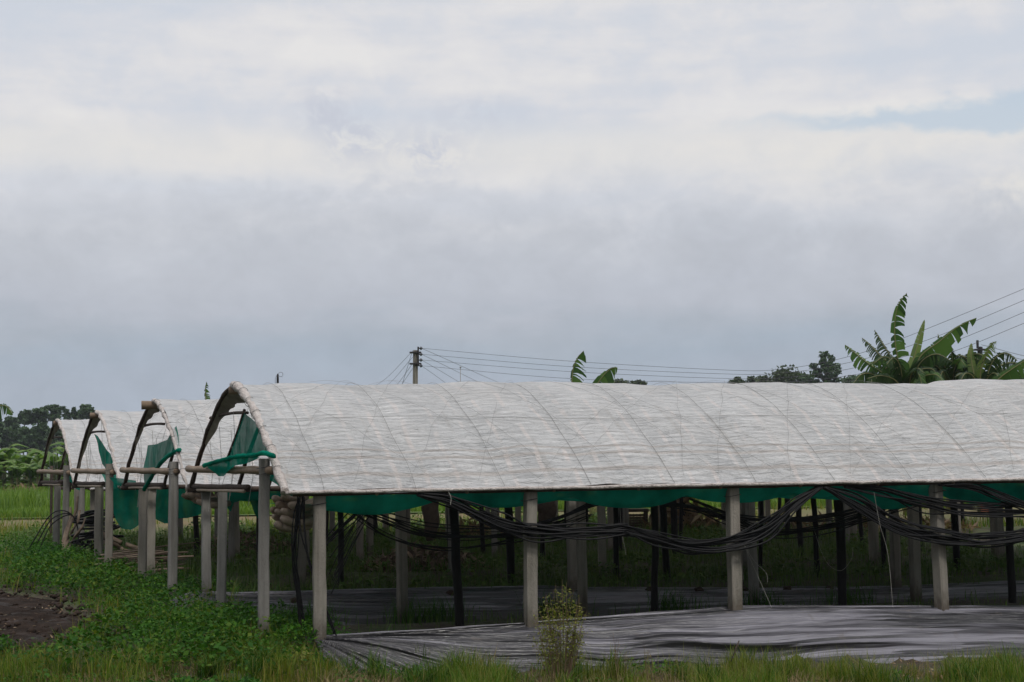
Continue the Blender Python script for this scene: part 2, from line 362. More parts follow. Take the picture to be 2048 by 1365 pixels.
class MB:
    def __init__(s): s.v = []; s.f = []; s.uv = []
    def tube(s, pts, r, n=6, cap=True, jit=0.0):
        pts = [Vector(p) for p in pts]; N = len(pts); b = len(s.v)
        rr = r if hasattr(r, '__len__') else [r] * N
        for i, p in enumerate(pts):
            t = (pts[min(i + 1, N - 1)] - pts[max(i - 1, 0)])
            t = t.normalized() if t.length > 1e-9 else Vector((0, 0, 1))
            a = Vector((0, 0, 1)) if abs(t.z) < .9 else Vector((1, 0, 0))
            x = t.cross(a).normalized(); y = t.cross(x)
            for k in range(n):
                an = 2 * math.pi * k / n; q = rr[i] * (1 + (random.uniform(-jit, jit) if jit else 0))
                s.v.append(p + x * (math.cos(an) * q) + y * (math.sin(an) * q))
        for i in range(N - 1):
            for k in range(n):
                s.f.append((b + i * n + k, b + i * n + (k + 1) % n, b + (i + 1) * n + (k + 1) % n, b + (i + 1) * n + k))
        if cap:
            s.f.append(tuple(b + k for k in range(n))[::-1]); s.f.append(tuple(b + (N - 1) * n + k for k in range(n)))
    def box(s, c, h, rz=0.0, rx=0.0):
        c = Vector(c); b = len(s.v); mt = Matrix.Rotation(rz, 3, 'Z') @ Matrix.Rotation(rx, 3, 'X')
        for i in range(8):
            s.v.append(c + mt @ Vector(((1 if i & 1 else -1) * h[0], (1 if i & 2 else -1) * h[1], (1 if i & 4 else -1) * h[2])))
        for f in ((0, 2, 3, 1), (4, 5, 7, 6), (0, 1, 5, 4), (2, 6, 7, 3), (0, 4, 6, 2), (1, 3, 7, 5)):
            s.f.append(tuple(b + k for k in f))
    def grid(s, fn, us, vs):
        b = len(s.v); nv = len(vs)
        for u in us:
            for v in vs:
                s.v.append(Vector(fn(u, v)))
        while len(s.uv) < b: s.uv.append((0, 0))
        for u in us:
            for v in vs: s.uv.append((u, v))
        for i in range(len(us) - 1):
            for j in range(nv - 1):
                s.f.append((b + i * nv + j, b + (i + 1) * nv + j, b + (i + 1) * nv + j + 1, b + i * nv + j + 1))
    def build(s, name, material, parent=None, smooth=True):
        off = origin_of(parent) if parent is not None else Vector((0, 0, 0))
        me = D.meshes.new(name)
        me.from_pydata([tuple(p - off) for p in s.v], [], s.f)
        if s.uv:
            while len(s.uv) < len(s.v): s.uv.append((0, 0))
            ul = me.uv_layers.new(name='UVMap')
            idx = np.zeros(len(me.loops), np.int32); me.loops.foreach_get('vertex_index', idx)
            ul.data.foreach_set('uv', np.array(s.uv, np.float32)[idx].ravel())
        me.materials.append(material)
        if smooth: me.polygons.foreach_set('use_smooth', [True] * len(me.polygons))
        me.update()
        o = D.objects.new(name, me); COL.objects.link(o)
        if parent is not None: o.parent = parent
        return o
def np_obj(name, verts, faces4, material, parent=None, faces3=None, smooth=False):
    off = origin_of(parent) if parent is not None else Vector((0, 0, 0))
    me = D.meshes.new(name)
    verts = (np.asarray(verts, np.float64) - np.array(off)).astype(np.float32)
    f4 = np.asarray(faces4, np.int32).reshape(-1, 4); f3 = np.asarray(faces3 if faces3 is not None else [], np.int32).reshape(-1, 3)
    me.vertices.add(len(verts)); me.vertices.foreach_set('co', verts.ravel())
    nl = f4.size + f3.size; me.loops.add(nl)
    me.loops.foreach_set('vertex_index', np.concatenate([f4.ravel(), f3.ravel()]))
    me.polygons.add(len(f4) + len(f3))
    st = np.concatenate([np.arange(len(f4)) * 4, f4.size + np.arange(len(f3)) * 3]).astype(np.int32)
    me.polygons.foreach_set('loop_start', st)
    me.materials.append(material); me.update(calc_edges=True)
    if smooth: me.polygons.foreach_set('use_smooth', [True] * len(me.polygons))
    o = D.objects.new(name, me); COL.objects.link(o)
    if parent is not None: o.parent = parent
    return o
def blades(P, h, wd, lean=.35, ang=None):
    """curved grass blades: P (n,3), h (n), wd (n)"""
    n = len(P); a = rng.uniform(0, 2 * np.pi, n) if ang is None else ang
    dx, dy = np.cos(a), np.sin(a); l = rng.uniform(.1, 1, n) * lean * h
    sx, sy = -dy * wd / 2, dx * wd / 2
    z0 = np.zeros(n)
    b1 = P + np.stack([sx, sy, z0], 1); b2 = P - np.stack([sx, sy, z0], 1)
    mp = P + np.stack([dx * l * .35, dy * l * .35, h * .6], 1)
    m1 = mp + np.stack([sx, sy, z0], 1) * .8; m2 = mp - np.stack([sx, sy, z0], 1) * .8
    tp = P + np.stack([dx * l, dy * l, h * rng.uniform(.85, 1.0, n)], 1)
    V = np.stack([b1, b2, m1, m2, tp], 1).reshape(-1, 3)
    i = np.arange(n)[:, None] * 5
    return V, (i + np.array([[0, 1, 3, 2]])), (i + np.array([[2, 3, 4]]))
def leafquads(P, size, up=.6, aspect=.62, nrm=None):
    n = len(P)
    N_ = rng.normal(size=(n, 3)); N_[:, 2] = np.abs(N_[:, 2]) * (1 + up * 2) + up * .6
    if nrm is not None: N_ = N_ * .6 + nrm
    N_ /= np.linalg.norm(N_, axis=1)[:, None]
    A = rng.normal(size=(n, 3)); A -= (A * N_).sum(1)[:, None] * N_; A /= np.linalg.norm(A, axis=1)[:, None]
    B = np.cross(N_, A); s = size[:, None]
    V = np.stack([P - A * s, P + B * s * aspect + N_ * s * .15, P + A * s, P - B * s * aspect + N_ * s * .15], 1).reshape(-1, 3)
    return V, np.arange(n * 4).reshape(-1, 4)
def catmull(pts, n):
    pts = [Vector(p) for p in pts]
    if len(pts) == 2: return [pts[0].lerp(pts[1], i / n) for i in range(n + 1)]
    P = [pts[0] * 2 - pts[1]] + pts + [pts[-1] * 2 - pts[-2]]; out = []; S = len(pts) - 1
    for i in range(n + 1):
        x = i / n * S; k = min(int(x), S - 1); t = x - k
        a, b, c, d = P[k:k + 4]
        out.append(.5 * ((2 * b) + (c - a) * t + (2 * a - 5 * b + 4 * c - d) * t * t + (3 * b - a - 3 * c + d) * t ** 3))
    return out
def nz(x, y, z=0.0): return mnoise.noise((x, y, z))
def sstep(a, b, x):
    t = np.clip((x - a) / (b - a), 0, 1); return t * t * (3 - 2 * t)

# ------------------------------------------------------------------ tunnel coordinates
U = Vector((.969, .247, 0)); W = Vector((-.450, .893, 0)); PER = 4.23
O = Vector((-2.15, 16.1, 0)); DET = U.x * W.y - W.x * U.y
def P3(u, v, z=0.0): return O + U * u + W * v + Vector((0, 0, z))
def UV(x, y):
    dx, dy = x - O.x, y - O.y
    return (dx * W.y - W.x * dy) / DET, (U.x * dy - U.y * dx) / DET
def plane_hit(px, py, p0, nrm):
    d = ray(px, py); return CAM + d * ((Vector(p0) - CAM).dot(nrm) / d.dot(nrm))
NW = Vector((W.y, -W.x, 0)); NU = Vector((-U.y, U.x, 0))
def onend(k, px, py, du=0.0): return plane_hit(px, py, P3(UE[k] + du, k * PER), NW)
def onrow(v, px, py): return plane_hit(px, py, P3(0, v), NU)
UE = [-.42, -.42, -.45, -.42, .62]
VC, HW, ZE, ZR = 1.92, 2.06, 1.665, 2.955

# ------------------------------------------------------------------ terrain
CR = [([0, 2.5, 5, 7.7, 9.5, 16], [.0, .06, .15, .04, .0, .0]), ([0, 4, 7, 10, 16], [.17, .13, .0, -.08, -.08]), ([0, 20], [.18, .1]), ([0, 20], [.22, .15]), ([0, 20], [.25, .2])]
FW = [.40, 1.15, 1.15, 1.15, 1.15]
LO = [([0, 8, 16], [-.31, -.46, -.48]), ([0, 20], [-.17, -.16]), ([0, 20], [-.05, -.05]), ([0, 20], [.05, .05]), ([0, 20], [.1, .1])]
def gz(x, y):
    x = np.asarray(x, float); y = np.asarray(y, float)
    u, v = UV(x, y)
    rise = .26 * sstep(20, 27, y)
    outz = -.02 + rise - .17 * sstep(17, 15, y) - .10 * sstep(-3.4, -5.2, u) * sstep(30, 24, y)
    bed = np.where(v < -FW[0], np.interp(u, *LO[0]), rise)
    for k in range(5):
        p = v - k * PER
        c = np.interp(u, *CR[k]); lo = np.interp(u, *LO[k])
        fl = (-.04 if k == 0 else -.02 + min(.2, .07 * k)) + 0 * u
        nxt = np.interp(u, *LO[k + 1]) if k < 4 else rise
        t = np.clip((p + FW[k]) / FW[k], 0, 1)
        face = lo + (c - lo) * np.sin(t * np.pi / 2) ** 1.1
        back = c + (fl - c) * sstep(.12, .6, p)
        tail = fl + (nxt - fl) * sstep(2.2, 3.05, p)
        val = np.where(p < 0, face, np.where(p < 1.4, back, tail))
        bed = np.where((p >= -FW[k]) & (p < PER - 1.15), val, bed)
    b = sstep(-.75, -.1, u) * sstep(24.0, 21, v)
    b = np.where(v < -FW[0], sstep(-.9, .4, u), b)
    return outz * (1 - b) + bed * b
def GZ(x, y): return float(gz(x, y))

def axis(lo, a, b, hi, step, g=1.25):
    c = list(np.arange(a, b, step)); x, s = b, step
    while x < hi: c.append(x); s *= g; x += s
    c.append(hi); x, s = a, step; l = []
    while x > lo:
        s *= g; x -= s; l.append(max(x, lo))
    return np.array(sorted(set(l + c)))
gx = axis(-1500, -11, 15, 1500, .16); gy = axis(3, 13, 36, 3500, .16)
X, Y = np.meshgrid(gx, gy, indexing='ij')
fine = np.vectorize(lambda a, b: nz(a * 1.3, b * 1.3) * .025 + nz(a * 5, b * 5, 3) * .012)(X, Y)
Z = gz(X, Y) + fine - .02
nx, ny = X.shape
ii = (np.arange(nx - 1)[:, None] * ny + np.arange(ny - 1)[None, :]).ravel()
def ground_mat():
    mm, t, p = mat('ground_soil_and_turf')
    tcn = t.new('ShaderNodeTexCoord'); o = tcn.outputs['Object']
    f = t.noise(o, .8, 7, .65); f2 = t.noise(o, 9, 5, .7)
    soil = t.mix(t.ramp(f2, [(.35, 0.0), (.65, 1.0)]), (.032, .021, .014), (.075, .052, .036))
    turf = t.mix(t.ramp(f2, [(.35, 0.0), (.65, 1.0)]), (.03, .05, .012), (.075, .095, .028))
    c = t.mix(t.ramp(f, [(.40, 0.0), (.58, 1.0)]), soil, turf)
    s = t.new('ShaderNodeSeparateXYZ'); t.put(s.inputs[0], o)
    far = t.smooth(s.outputs[1], 34, 48)
    dry = t.mix(t.ramp(t.noise(o, .35, 6, .6), [(.38, 0.0), (.6, 1.0)]), (.16, .115, .05), (.12, .12, .035))
    c = t.mix(far, c, dry)
    far2 = t.smooth(s.outputs[1], 105, 130)
    c = t.mix(far2, c, t.mix(f, (.05, .08, .025), (.08, .11, .03)))
    t.put(p.inputs['Base Color'], c); p.inputs['Roughness'].default_value = .95
    t.put(p.inputs['Normal'], t.bump(t.noise(o, 14, 6, .7), .7, .05)); return mm
M['ground'] = ground_mat()
g = np_obj('ground', np.stack([X, Y, Z], -1).reshape(-1, 3), np.stack([ii, ii + ny, ii + ny + 1, ii + 1], 1), M['ground'], smooth=True)
tag(g, kind='structure')

# muddy track at the left
def track_edge(y): return np.interp(y, [12, 16.7, 18.2, 20, 22, 25, 27.8, 32, 40], [-5.4, -5.0, -4.95, -5.9, -7.3, -9.5, -11.8, -15.4, -22])
def mud_mat():
    mm, t, p = mat('wet_mud')
    tcn = t.new('ShaderNodeTexCoord'); o = tcn.outputs['Object']
    f = t.noise(o, 3.2, 8, .7); f2 = t.noise(t.scale(o, (1, 1.8, 1)), 1.1, 6, .6)
    c = t.ramp(f, [(.3, (.011, .007, .004)), (.5, (.030, .018, .012)), (.7, (.062, .040, .029))])
    t.put(p.inputs['Base Color'], c)
    wet = t.ramp(f2, [(.56, 0.0), (.63, .9)])
    t.put(p.inputs['Roughness'], t.math('MULTIPLY_ADD', wet, -.45, .95)); p.inputs['Specular IOR Level'].default_value = .18
    t.put(p.inputs['Normal'], t.bump(t.math('ADD', t.noise(o, 8, 6, .75), t.math('MULTIPLY', f, 1.5)), 1.0, .09)); return mm
ys = np.arange(16.3, 42, .12); ts = np.linspace(0, 1, 60)
YY, TT = np.meshgrid(ys, ts, indexing='ij')
edge = track_edge(YY) + .25 * np.sin(YY * 2.1) + .12 * np.sin(YY * 5.3)
XX = edge - TT * 7.5
rut = -.05 * np.exp(-((TT - .25) / .07) ** 2) - .05 * np.exp(-((TT - .6) / .07) ** 2)
cl = np.vectorize(lambda a, b: nz(a * 3, b * 3, 7) * .05 + nz(a * 9, b * 9, 2) * .045 + abs(nz(a * 16, b * 16, 4)) * .03)(XX, YY)
fall = np.minimum(1, np.minimum(TT, 1 - TT) * 12)
ZZ = gz(XX, YY) + np.vectorize(lambda a, b: nz(a * 1.3, b * 1.3) * .025 + nz(a * 5, b * 5, 3) * .012)(XX, YY) - .004 + (rut + cl + .03) * fall
n2 = len(ts); ii = (np.arange(len(ys) - 1)[:, None] * n2 + np.arange(n2 - 1)[None, :]).ravel()
tag(np_obj('dirt_path', np.stack([XX, YY, ZZ], -1).reshape(-1, 3), np.stack([ii, ii + 1, ii + n2 + 1, ii + n2], 1), mud_mat(), smooth=True), kind='structure')

# rice field behind the tunnels
tag(np_obj('rice_field', [(-60, 52, .27), (70, 52, .27), (120, 112, .27), (-90, 112, .27)], [(0, 1, 2, 3)],
    simple('field_floor', (.05, .085, .016), (.10, .14, .03), .8, .95, .3)), kind='structure')
def inview(x, y, marg=1.5): return np.abs(x) < y * .36 + marg
n = 90000
y = 53 + 57 * rng.random(n) ** 1.4; x = rng.uniform(-1, 1, n) * (y * .36 + 2)
lo_edge = y < 58
h = np.where(lo_edge, rng.uniform(.18, .4, n), rng.uniform(.45, .95, n)) * (1 + .25 * np.sin(x * .7) * np.sin(y * .5))
V, f4, f3 = blades(np.stack([x, y, np.full(n, .26)], 1), h, rng.uniform(.03, .06, n), .5)
tag(np_obj('rice_plants', V, f4, M['rice'], None, f3), 'bright green rice growing in the field behind the white tunnels', 'rice crop', None, 'stuff')

# ------------------------------------------------------------------ tunnels
def arc_z(s): return ZE + (ZR - ZE) * max(0.0, 1 - (abs(s) ** 2 + .0009) ** .80)
def arch(k, u, s, off=0.0):
    z = arc_z(s) - (.13 if k == 4 else 0); v = k * PER + VC + s * HW
    return P3(u, v, z + off) + W * (off * .5 * (1 if s > 0 else -1) * min(1, abs(s) * 2))
def post_mesh(name, wd, seed, material):
    random.seed(seed); mb = MB(); N = 9; c = wd * .5; ch = wd * .09
    prof = [(-c, -c + ch), (-c + ch, -c), (c - ch, -c), (c, -c + ch), (c, c - ch), (c - ch, c), (-c + ch, c), (-c, c - ch)]
    for i in range(N):
        t = i / (N - 1); bx, by = random.uniform(-.003, .003), random.uniform(-.003, .003)
        for (a, b) in prof:
            mb.v.append(Vector((a * (1 - .04 * t) + bx + random.uniform(-.0035, .0035), b * (1 - .04 * t) + by + random.uniform(-.0035, .0035), t)))
    for i in range(N - 1):
        for k in range(8): mb.f.append((i * 8 + k, i * 8 + (k + 1) % 8, i * 8 + 8 + (k + 1) % 8, i * 8 + 8 + k))
    mb.f.append(tuple(range(8))[::-1]); mb.f.append(tuple((N - 1) * 8 + k for k in range(8)))
    me = D.meshes.new(name); me.from_pydata([tuple(p) for p in mb.v], [], mb.f); me.materials.append(material); me.update(); return me
def wpost_mesh(name, r, seed):
    random.seed(seed); mb = MB()
    mb.tube([(random.uniform(-.012, .012), random.uniform(-.012, .012), i / 9) for i in range(10)], [r * random.uniform(.88, 1.12) for _ in range(10)], 8)
    me = D.meshes.new(name); me.from_pydata([tuple(p) for p in mb.v], [], mb.f); me.materials.append(M['wood_black'])
    me.polygons.foreach_set('use_smooth', [True] * len(me.polygons)); me.update(); return me
PM = [post_mesh('concrete_post', w_, 20 + i, M['concrete'] if i % 2 == 0 else M['concrete_b']) for i, w_ in enumerate((.136, .120, .132, .115, .126))]
WM = [wpost_mesh('wooden_post', r_, 50 + i) for i, r_ in enumerate((.052, .045, .058))]
def place_post(root, me, p, ztop, rz, lx=0.0, ly=0.0, name='concrete_post', sc=1.0, sink=.12):
    o = D.objects.new(name, me); COL.objects.link(o); o.parent = root
    zb = GZ(p.x, p.y) - sink; o.location = Vector((p.x, p.y, zb)) - root.location
    o.scale = (sc, sc, ztop - zb); o.rotation_euler = (lx, ly, rz); return o
ANG = math.atan2(U.y, U.x)
TL = [15.5, 16.5, 18.0, 20.5, 24.0]
TLAB = ['nearest tunnel with long white film roof over concrete posts and bunched hoses',
        'second tunnel behind the nearest, bare bamboo ridge log jutting past its torn green end net',
        'third tunnel from the front, narrow green net strip hanging down its open end',
        'fourth tunnel from the front, film end folded down to a white point beside its beam',
        'smallest and farthest tunnel, low dark end frame standing before the banana plantation']
TUN = []
def build_tunnel(k):
    random.seed(100 + k)
    ue, ul = UE[k], TL[k]; v0 = k * PER
    b = P3(ue, v0); root = thing('grow_tunnel', Vector((b.x, b.y, GZ(b.x, b.y))), TLAB[k], 'grow tunnel', 'white film grow tunnels in the field')
    TUN.append(root)
    zlow = -.13 if k == 4 else 0.0
    # film
    du = .05 if k == 0 else .09
    us = np.arange(ue, ul, du); ss = np.concatenate([np.linspace(-1.0, -.35, 34 if k == 0 else 20), np.linspace(-.32, .3, 24 if k == 0 else 14), np.linspace(.35, 1, 16 if k == 0 else 10)])
    rp = 1.02
    def film(u, s):
        ph = (u / rp) % 1.0; bul = math.sin(math.pi * ph) ** .8 * (.014 + .020 * min(1, abs(s) * 3)) * (1 - abs(s) ** 6)
        wr = nz(u * 2.2, s * 9, k * 5) * .012 + nz(u * 5 + s * 4, s * 22, k * 3) * .006 + nz(u * .5, s * 1.5, 9 + k) * .03
        e = max(0.0, (u - ue)); 
        bulk = -.02 * math.exp(-e * 2.5) * (1 - abs(s))
        sag = (.018 * nz(u * .9, 0, k)) if abs(s) < .97 else .02 * nz(u * 1.7, 4, k)
        kn = .012 * math.sin(s * 30 + 6 * nz(u * .7, s * 2, k)) * math.exp(-e * 1.4)
        step = .05 * (1 - abs(s)) * max(0.0, min(1.0, (u - 9.05) * 7)) if k == 0 else 0.0
        q = arch(k, u, s, bul + wr + kn)
        return (q.x, q.y, q.z + sag + bulk + step)
    mb = MB(); mb.grid(film, us, ss)
    mb.uv = [(u, (s + 1) * HW * 1.12 if s < 0 else (1 + s) * HW * 1.12) for u in us for s in ss]
    nS = len(ss); keepf = []
    for f_ in mb.f:
        iu, js = divmod(f_[0], nS); s_ = ss[js]; u_ = us[iu]
        lim = (1.15 + .25 * nz(s_ * 4, k, 3)) * max(0.0, min(1.0, (s_ - .03) / .16)) if s_ > .03 else 0
        if u_ - ue >= lim: keepf.append(f_)
    mb.f = keepf
    mb.build('film_cover', M['film'], root)
    # rolled hem along the front eave
    hem = MB(); hem.tube([arch(k, u, -1.0) + Vector((0, 0, -.012 + .012 * nz(u * 3, 1, k))) - W * .01 for u in np.arange(ue, ul, .16)], .022, 6, jit=.2); hem.build('film_hem', M['film_roll'], root)
    # poles
    def pole(name, a, c, r, material, n=8, wob=.012):
        L = (c - a).length; N = max(4, int(L / .35)); mbp = MB()
        pts = [a.lerp(c, i / N) + Vector((0, 0, wob * nz(i * .7 + k * 9, a.x))) for i in range(N + 1)]
        mbp.tube(pts, [r * (1.12 if i % 2 == 0 else .96) for i in range(N + 1)], n); return mbp.build(name, material, root)
    over = [.04, .17, .10, .06, .14][k]
    pole('ridge_pole', P3(ue - over, v0 + VC + .03, ZR - .075 + zlow), P3(ul, v0 + VC, ZR - .085 + zlow), [.045, .058, .045, .042, .04][k], M['bamboo'])
    pole('eave_pole', P3(ue + .1, v0 - .08, ZE - .02 + zlow), P3(ul, v0 - .08, ZE - .03 + zlow), .035, M['wood_dark'])
    pole('eave_pole', P3(ue - .05, v0 + 2 * VC + .08, ZE - .02 + zlow), P3(ul, v0 + 2 * VC + .08, ZE - .03 + zlow), .035, M['wood_dark'])
    pole('end_beam', P3(ue - .02, v0 + (.22 if k != 1 else .40), 1.895 + zlow * .3), P3(ue - .03, v0 + (3.95 if k != 4 else 4.2), 1.925 + zlow * .3), .044, M['bamboo'])
    pole('lower_beam', P3(ue + .04, v0 + 1.4, 1.70), P3(ue + .02, v0 + 4.15, 1.695), .032, M['wood_dark'])
    pole('lower_beam', P3(ue + .02, v0 + 1.5, 1.655), P3(ue + .03, v0 + 3.7, 1.65), .02, M['bamboo_pale'])
    # end arch: front half wrapped in film, rear half bare with old film
    mb = MB(); sN = 44
    pts = [arch(k, ue + (.03 if k else .02) * nz(i * .33, k), -1.0 + i / sN * (1.0 if k < 4 else .9), -.01) for i in range(sN + 1)]
    mb.tube(pts, [(.050 if k == 0 else .034) * (1 + .45 * nz(i * 1.3, k * 7)) for i in range(sN + 1)], 11, jit=.12); mb.build('rolled_film_edge', M['film_roll'] if k < 4 else M['wood_dark'], root)
    if k < 2:
        for q in range(1, 8):
            c0 = arch(k, ue, -1 + q * .13, -.01); c1 = arch(k, ue, -1 + q * .13 + .02, -.01); tt = (c1 - c0).normalized(); xx = tt.cross(U).normalized(); yy = tt.cross(xx); mb = MB(); rr_ = .060 if k == 0 else .044
            mb.tube([c0 + xx * (rr_ * math.cos(a)) + yy * (rr_ * math.sin(a)) + tt * (.012 * math.sin(a + q)) for a in np.linspace(0, 6.283, 15)], .0035, 4, cap=False); mb.build('film_tie', M['rope'], root)
    mb = MB(); pts = [arch(k, ue, .0 + i / 16 * .99, -.03) + U * (.02 * nz(i * .5, k, 3)) for i in range(17)]
    mb.tube(pts, [.032 * (1 + .25 * nz(i * 1.1, k)) for i in range(17)], 7); mb.build('end_arch', M['wood_dark'], root)
    mb = MB()
    def tat(t, q):
        s = .03 + t * (.62 if k != 2 else .85); wdt = (.26 if k == 0 else .17) * (1 - t * .75) * (1 + .25 * nz(t * 7, k))
        p = arch(k, ue + q * wdt * .8 - .03, s, -.035 - q * wdt * .55); return p + Vector((0, 0, -.02 * q * math.sin(t * 9)))
    mb.grid(tat, np.linspace(0, 1, 22), np.linspace(0, 1, 6)); mb.build('tattered_film', M['film_old'], root)
    mb = MB(); uu = ue + .62
    mb.tube([arch(k, uu, .02 + i / 14 * .97, -.04) + U * (.025 * nz(i * .5, k, 13)) for i in range(15)], .027, 7, jit=.12); mb.build('rib', M['wood_dark'], root)
    if k < 4:
        mb = MB(); mb.tube([P3(ue + .05, v0 + VC - .45 + i * .24, 2.585 + .012 * i - .006 * i * i * .3) for i in range(8)], .021, 6, jit=.1); mb.build('cross_stick', M['wood_dark'], root)
    else:
        mb = MB(); mb.tube([P3(ue + .05, v0 + VC - 1.1 + i * .6, 2.42) for i in range(4)], .02, 6); mb.build('cross_stick', M['wood_dark'], root)
        mb = MB(); mb.tube([P3(ue - .05, v0 + VC + .05, 1.45 + i * .19) for i in range(8)], .032, 7, jit=.1); mb.build('king_pole', M['wood_dark'], root)
        mb = MB(); mb.tube([P3(ue - .25, v0 + 3.2, .25 + i * .3) for i in range(7)], .03, 7, jit=.1); mb.build('prop_pole', M['wood_dark'], root)
    # inner ribs + ropes over the film
    nrib = int((ul - ue) / rp)
    for i in range(1, nrib + 1):
        u = ue + i * rp
        if i % 2 == 0 or k == 0:
            mb = MB(); mb.tube([arch(k, u, -1 + 2 * j / 20, -.05) for j in range(21)], .022, 6); mb.build('rib', M['bamboo'], root)
    nu0 = math.ceil(ue / rp)
    for i in range(nu0, int(ul / rp) + 1):
        u = i * rp
        if u < ue + .1: continue
        mb = MB(); mb.tube([arch(k, u + .03 * nz(j * .3, i), -1.0 + 2.0 * j / 30, .020) for j in range(31)], .0023, 5); mb.build('rope', M['rope'], root)
    if k < 3:
        mb = MB(); lat = .62
        for i in range(int(ul / lat) + 8):
            for sg in (1, -1):
                a0 = ue + (i - 3) * lat + random.uniform(-.2, .2); pts = []
                slope = random.uniform(1.5, 2.4)
                for j in range(29):
                    s = -.98 + (.55 + 1.0 * abs(math.sin(i * 2.7 + sg))) * j / 28; u = a0 + sg * (j / 28 - .5) * slope + .05 * nz(j * .35, i * 3.1, sg)
                    if ue + .05 < u < ul: pts.append(arch(k, u, s, .046 + .006 * nz(j * .9, i)))
                    elif pts: break
                if len(pts) > 3 and random.random() < .85: mb.tube(pts, .0013 if k == 0 else .0018, 4, cap=False)
        mb.build('string_net', M['rope'], root)
    mb = MB(); mb.tube([arch(k, u, -.56 + .03 * nz(u * .4, k), .044) for u in np.arange(ue + .1, ul, .2)], .0022, 5); mb.build('rope', M['rope'], root)
    # posts
    sp = 2.587; nn = int(ul / sp) + 1
    j = 0
    for i in range(0, nn):
        if i * sp > ul or (k == 0 and i > 6): break
        jx = random.uniform(-.05, .05) - (.12 if k == 1 else 0) if k else 0
        place_post(root, PM[(i * 2 + k) % 5] if k else PM[[0, 2, 0, 0, 2, 0, 2][i % 7]], P3((([0, 2.40, 4.90, 7.62, 10.1, 12.6, 15.1] + [17.5] * 9)[i] if k == 0 else i * sp + (.72 if k == 4 else 0)) + jx, v0 + (0.02 if k == 0 else random.uniform(-.05, .05))), ZE - .03, ANG + (random.uniform(-.15, .15) if not (k == 0 and i == 3) else .35), random.uniform(-.012, .012), -.012 if i == 3 and k == 0 else random.uniform(-.01, .01))
    for i in range(0, nn):
        u = -.38 + (1.15 if k == 4 else 0) + i * 2.52 + (.17 if i == 0 else 0)
        if u > ul: break
        place_post(root, PM[(i + 3 + k) % 5], P3(u + (random.uniform(-.08, .08) if k else 0), v0 + 3.2 + random.uniform(-.04, .04)), 1.68, ANG + random.uniform(-.3, .3), random.uniform(-.02, .02), random.uniform(-.015, .015))
    place_post(root, PM[[1, 3, 4, 3, 1][k]], P3(ue - .06, v0 + .46), 2.03 if k != 4 else 1.8, ANG + random.uniform(-.1, .3), 0, .006)
    for i in range(0, int((ul - 2.29) / 2.587) + 1):
        place_post(root, WM[(i + k) % 3], P3(2.29 + i * 2.587, v0 + 1.70 + random.uniform(-.06, .06)), 2.55, 0, random.uniform(-.03, .03), random.uniform(-.045, .02), 'wooden_post')
    for (u_, v_, z_) in [(ue - .06, v0 + .46, 1.86), (ue - .06, v0 + .46, 1.93)] + ([(q, v0 + .02, 1.52) for q in (0, 2.40, 4.90, 7.62)] if k == 0 else []):
        c0 = P3(u_, v_, z_); hw = .078; mb = MB(); ca, sa = math.cos(ANG), math.sin(ANG)
        mb.tube([c0 + Vector((ca * a - sa * b, sa * a + ca * b, .012 * a / hw)) for a, b in ((-hw, -hw), (0, -hw * 1.03), (hw, -hw), (hw, 0), (hw, hw), (0, hw), (-hw, hw), (-hw, 0), (-hw, -hw))], .004, 4, cap=False); mb.build('wire_tie', M['metal'], root)
    for q in range(5 if k < 4 else 2):
        v_ = v0 + random.uniform(1.2, 3.4); zt_ = 1.6 + (arc_z((v_ - v0 - VC) / HW) - 1.62) * random.uniform(.5, .95); mb = MB()
        mb.tube([P3(ue + .02, v_, zt_), P3(ue + .05, v_ + random.uniform(-.05, .05), (zt_ + 1.5) / 2), P3(ue, v_ + random.uniform(-.08, .08), random.uniform(1.35, 1.75))], .0028, 4, cap=False); mb.build('string', M['twine'] if q % 2 else M['rope'], root)
    if k in (1, 2):
        for i in range(3, nn):
            place_post(root, WM[i % 3], P3(i * 2.587 - 1.1 + random.uniform(-.2, .2), v0 + 2.4 + random.uniform(-.3, .3)), 2.3, 0, random.uniform(-.03, .03), random.uniform(-.05, .03), 'wooden_post', .8)
    return root
for k in range(5): build_tunnel(k)

# ------------------------------------------------------------------ nets
def sheet(name, pts, material, parent=None, cuts=4, amp=.03, freq=1.6, seed=0, thick=None):
    bm = bmesh.new(); vs = [bm.verts.new(p) for p in pts]; f = bm.faces.new(vs); f.normal_update(); nrm = f.normal.copy()
    bmesh.ops.triangulate(bm, faces=[f])
    for _ in range(cuts):
        bmesh.ops.subdivide_edges(bm, edges=[e for e in bm.edges if e.calc_length() > .14], cuts=1, use_grid_fill=False)
        bmesh.ops.triangulate(bm, faces=[q for q in bm.faces if len(q.verts) > 3])
    for v in bm.verts:
        c = v.co
        d = nz(c.x * freq + seed, c.y * freq, c.z * freq * .6) * amp + amp * .6 * math.sin((c.x + c.y * .5 + .25 * c.z) * 9 + 3 * nz(c.x, c.z, seed)) * .5
        v.co = c + nrm * d
    off = origin_of(parent) if parent is not None else Vector((0, 0, 0))
    for v in bm.verts: v.co -= off
    me = D.meshes.new(name); bm.to_mesh(me); bm.free(); me.materials.append(material)
    me.polygons.foreach_set('use_smooth', [True] * len(me.polygons))
    o = D.objects.new(name, me); COL.objects.link(o)
    if parent is not None: o.parent = parent
    return o
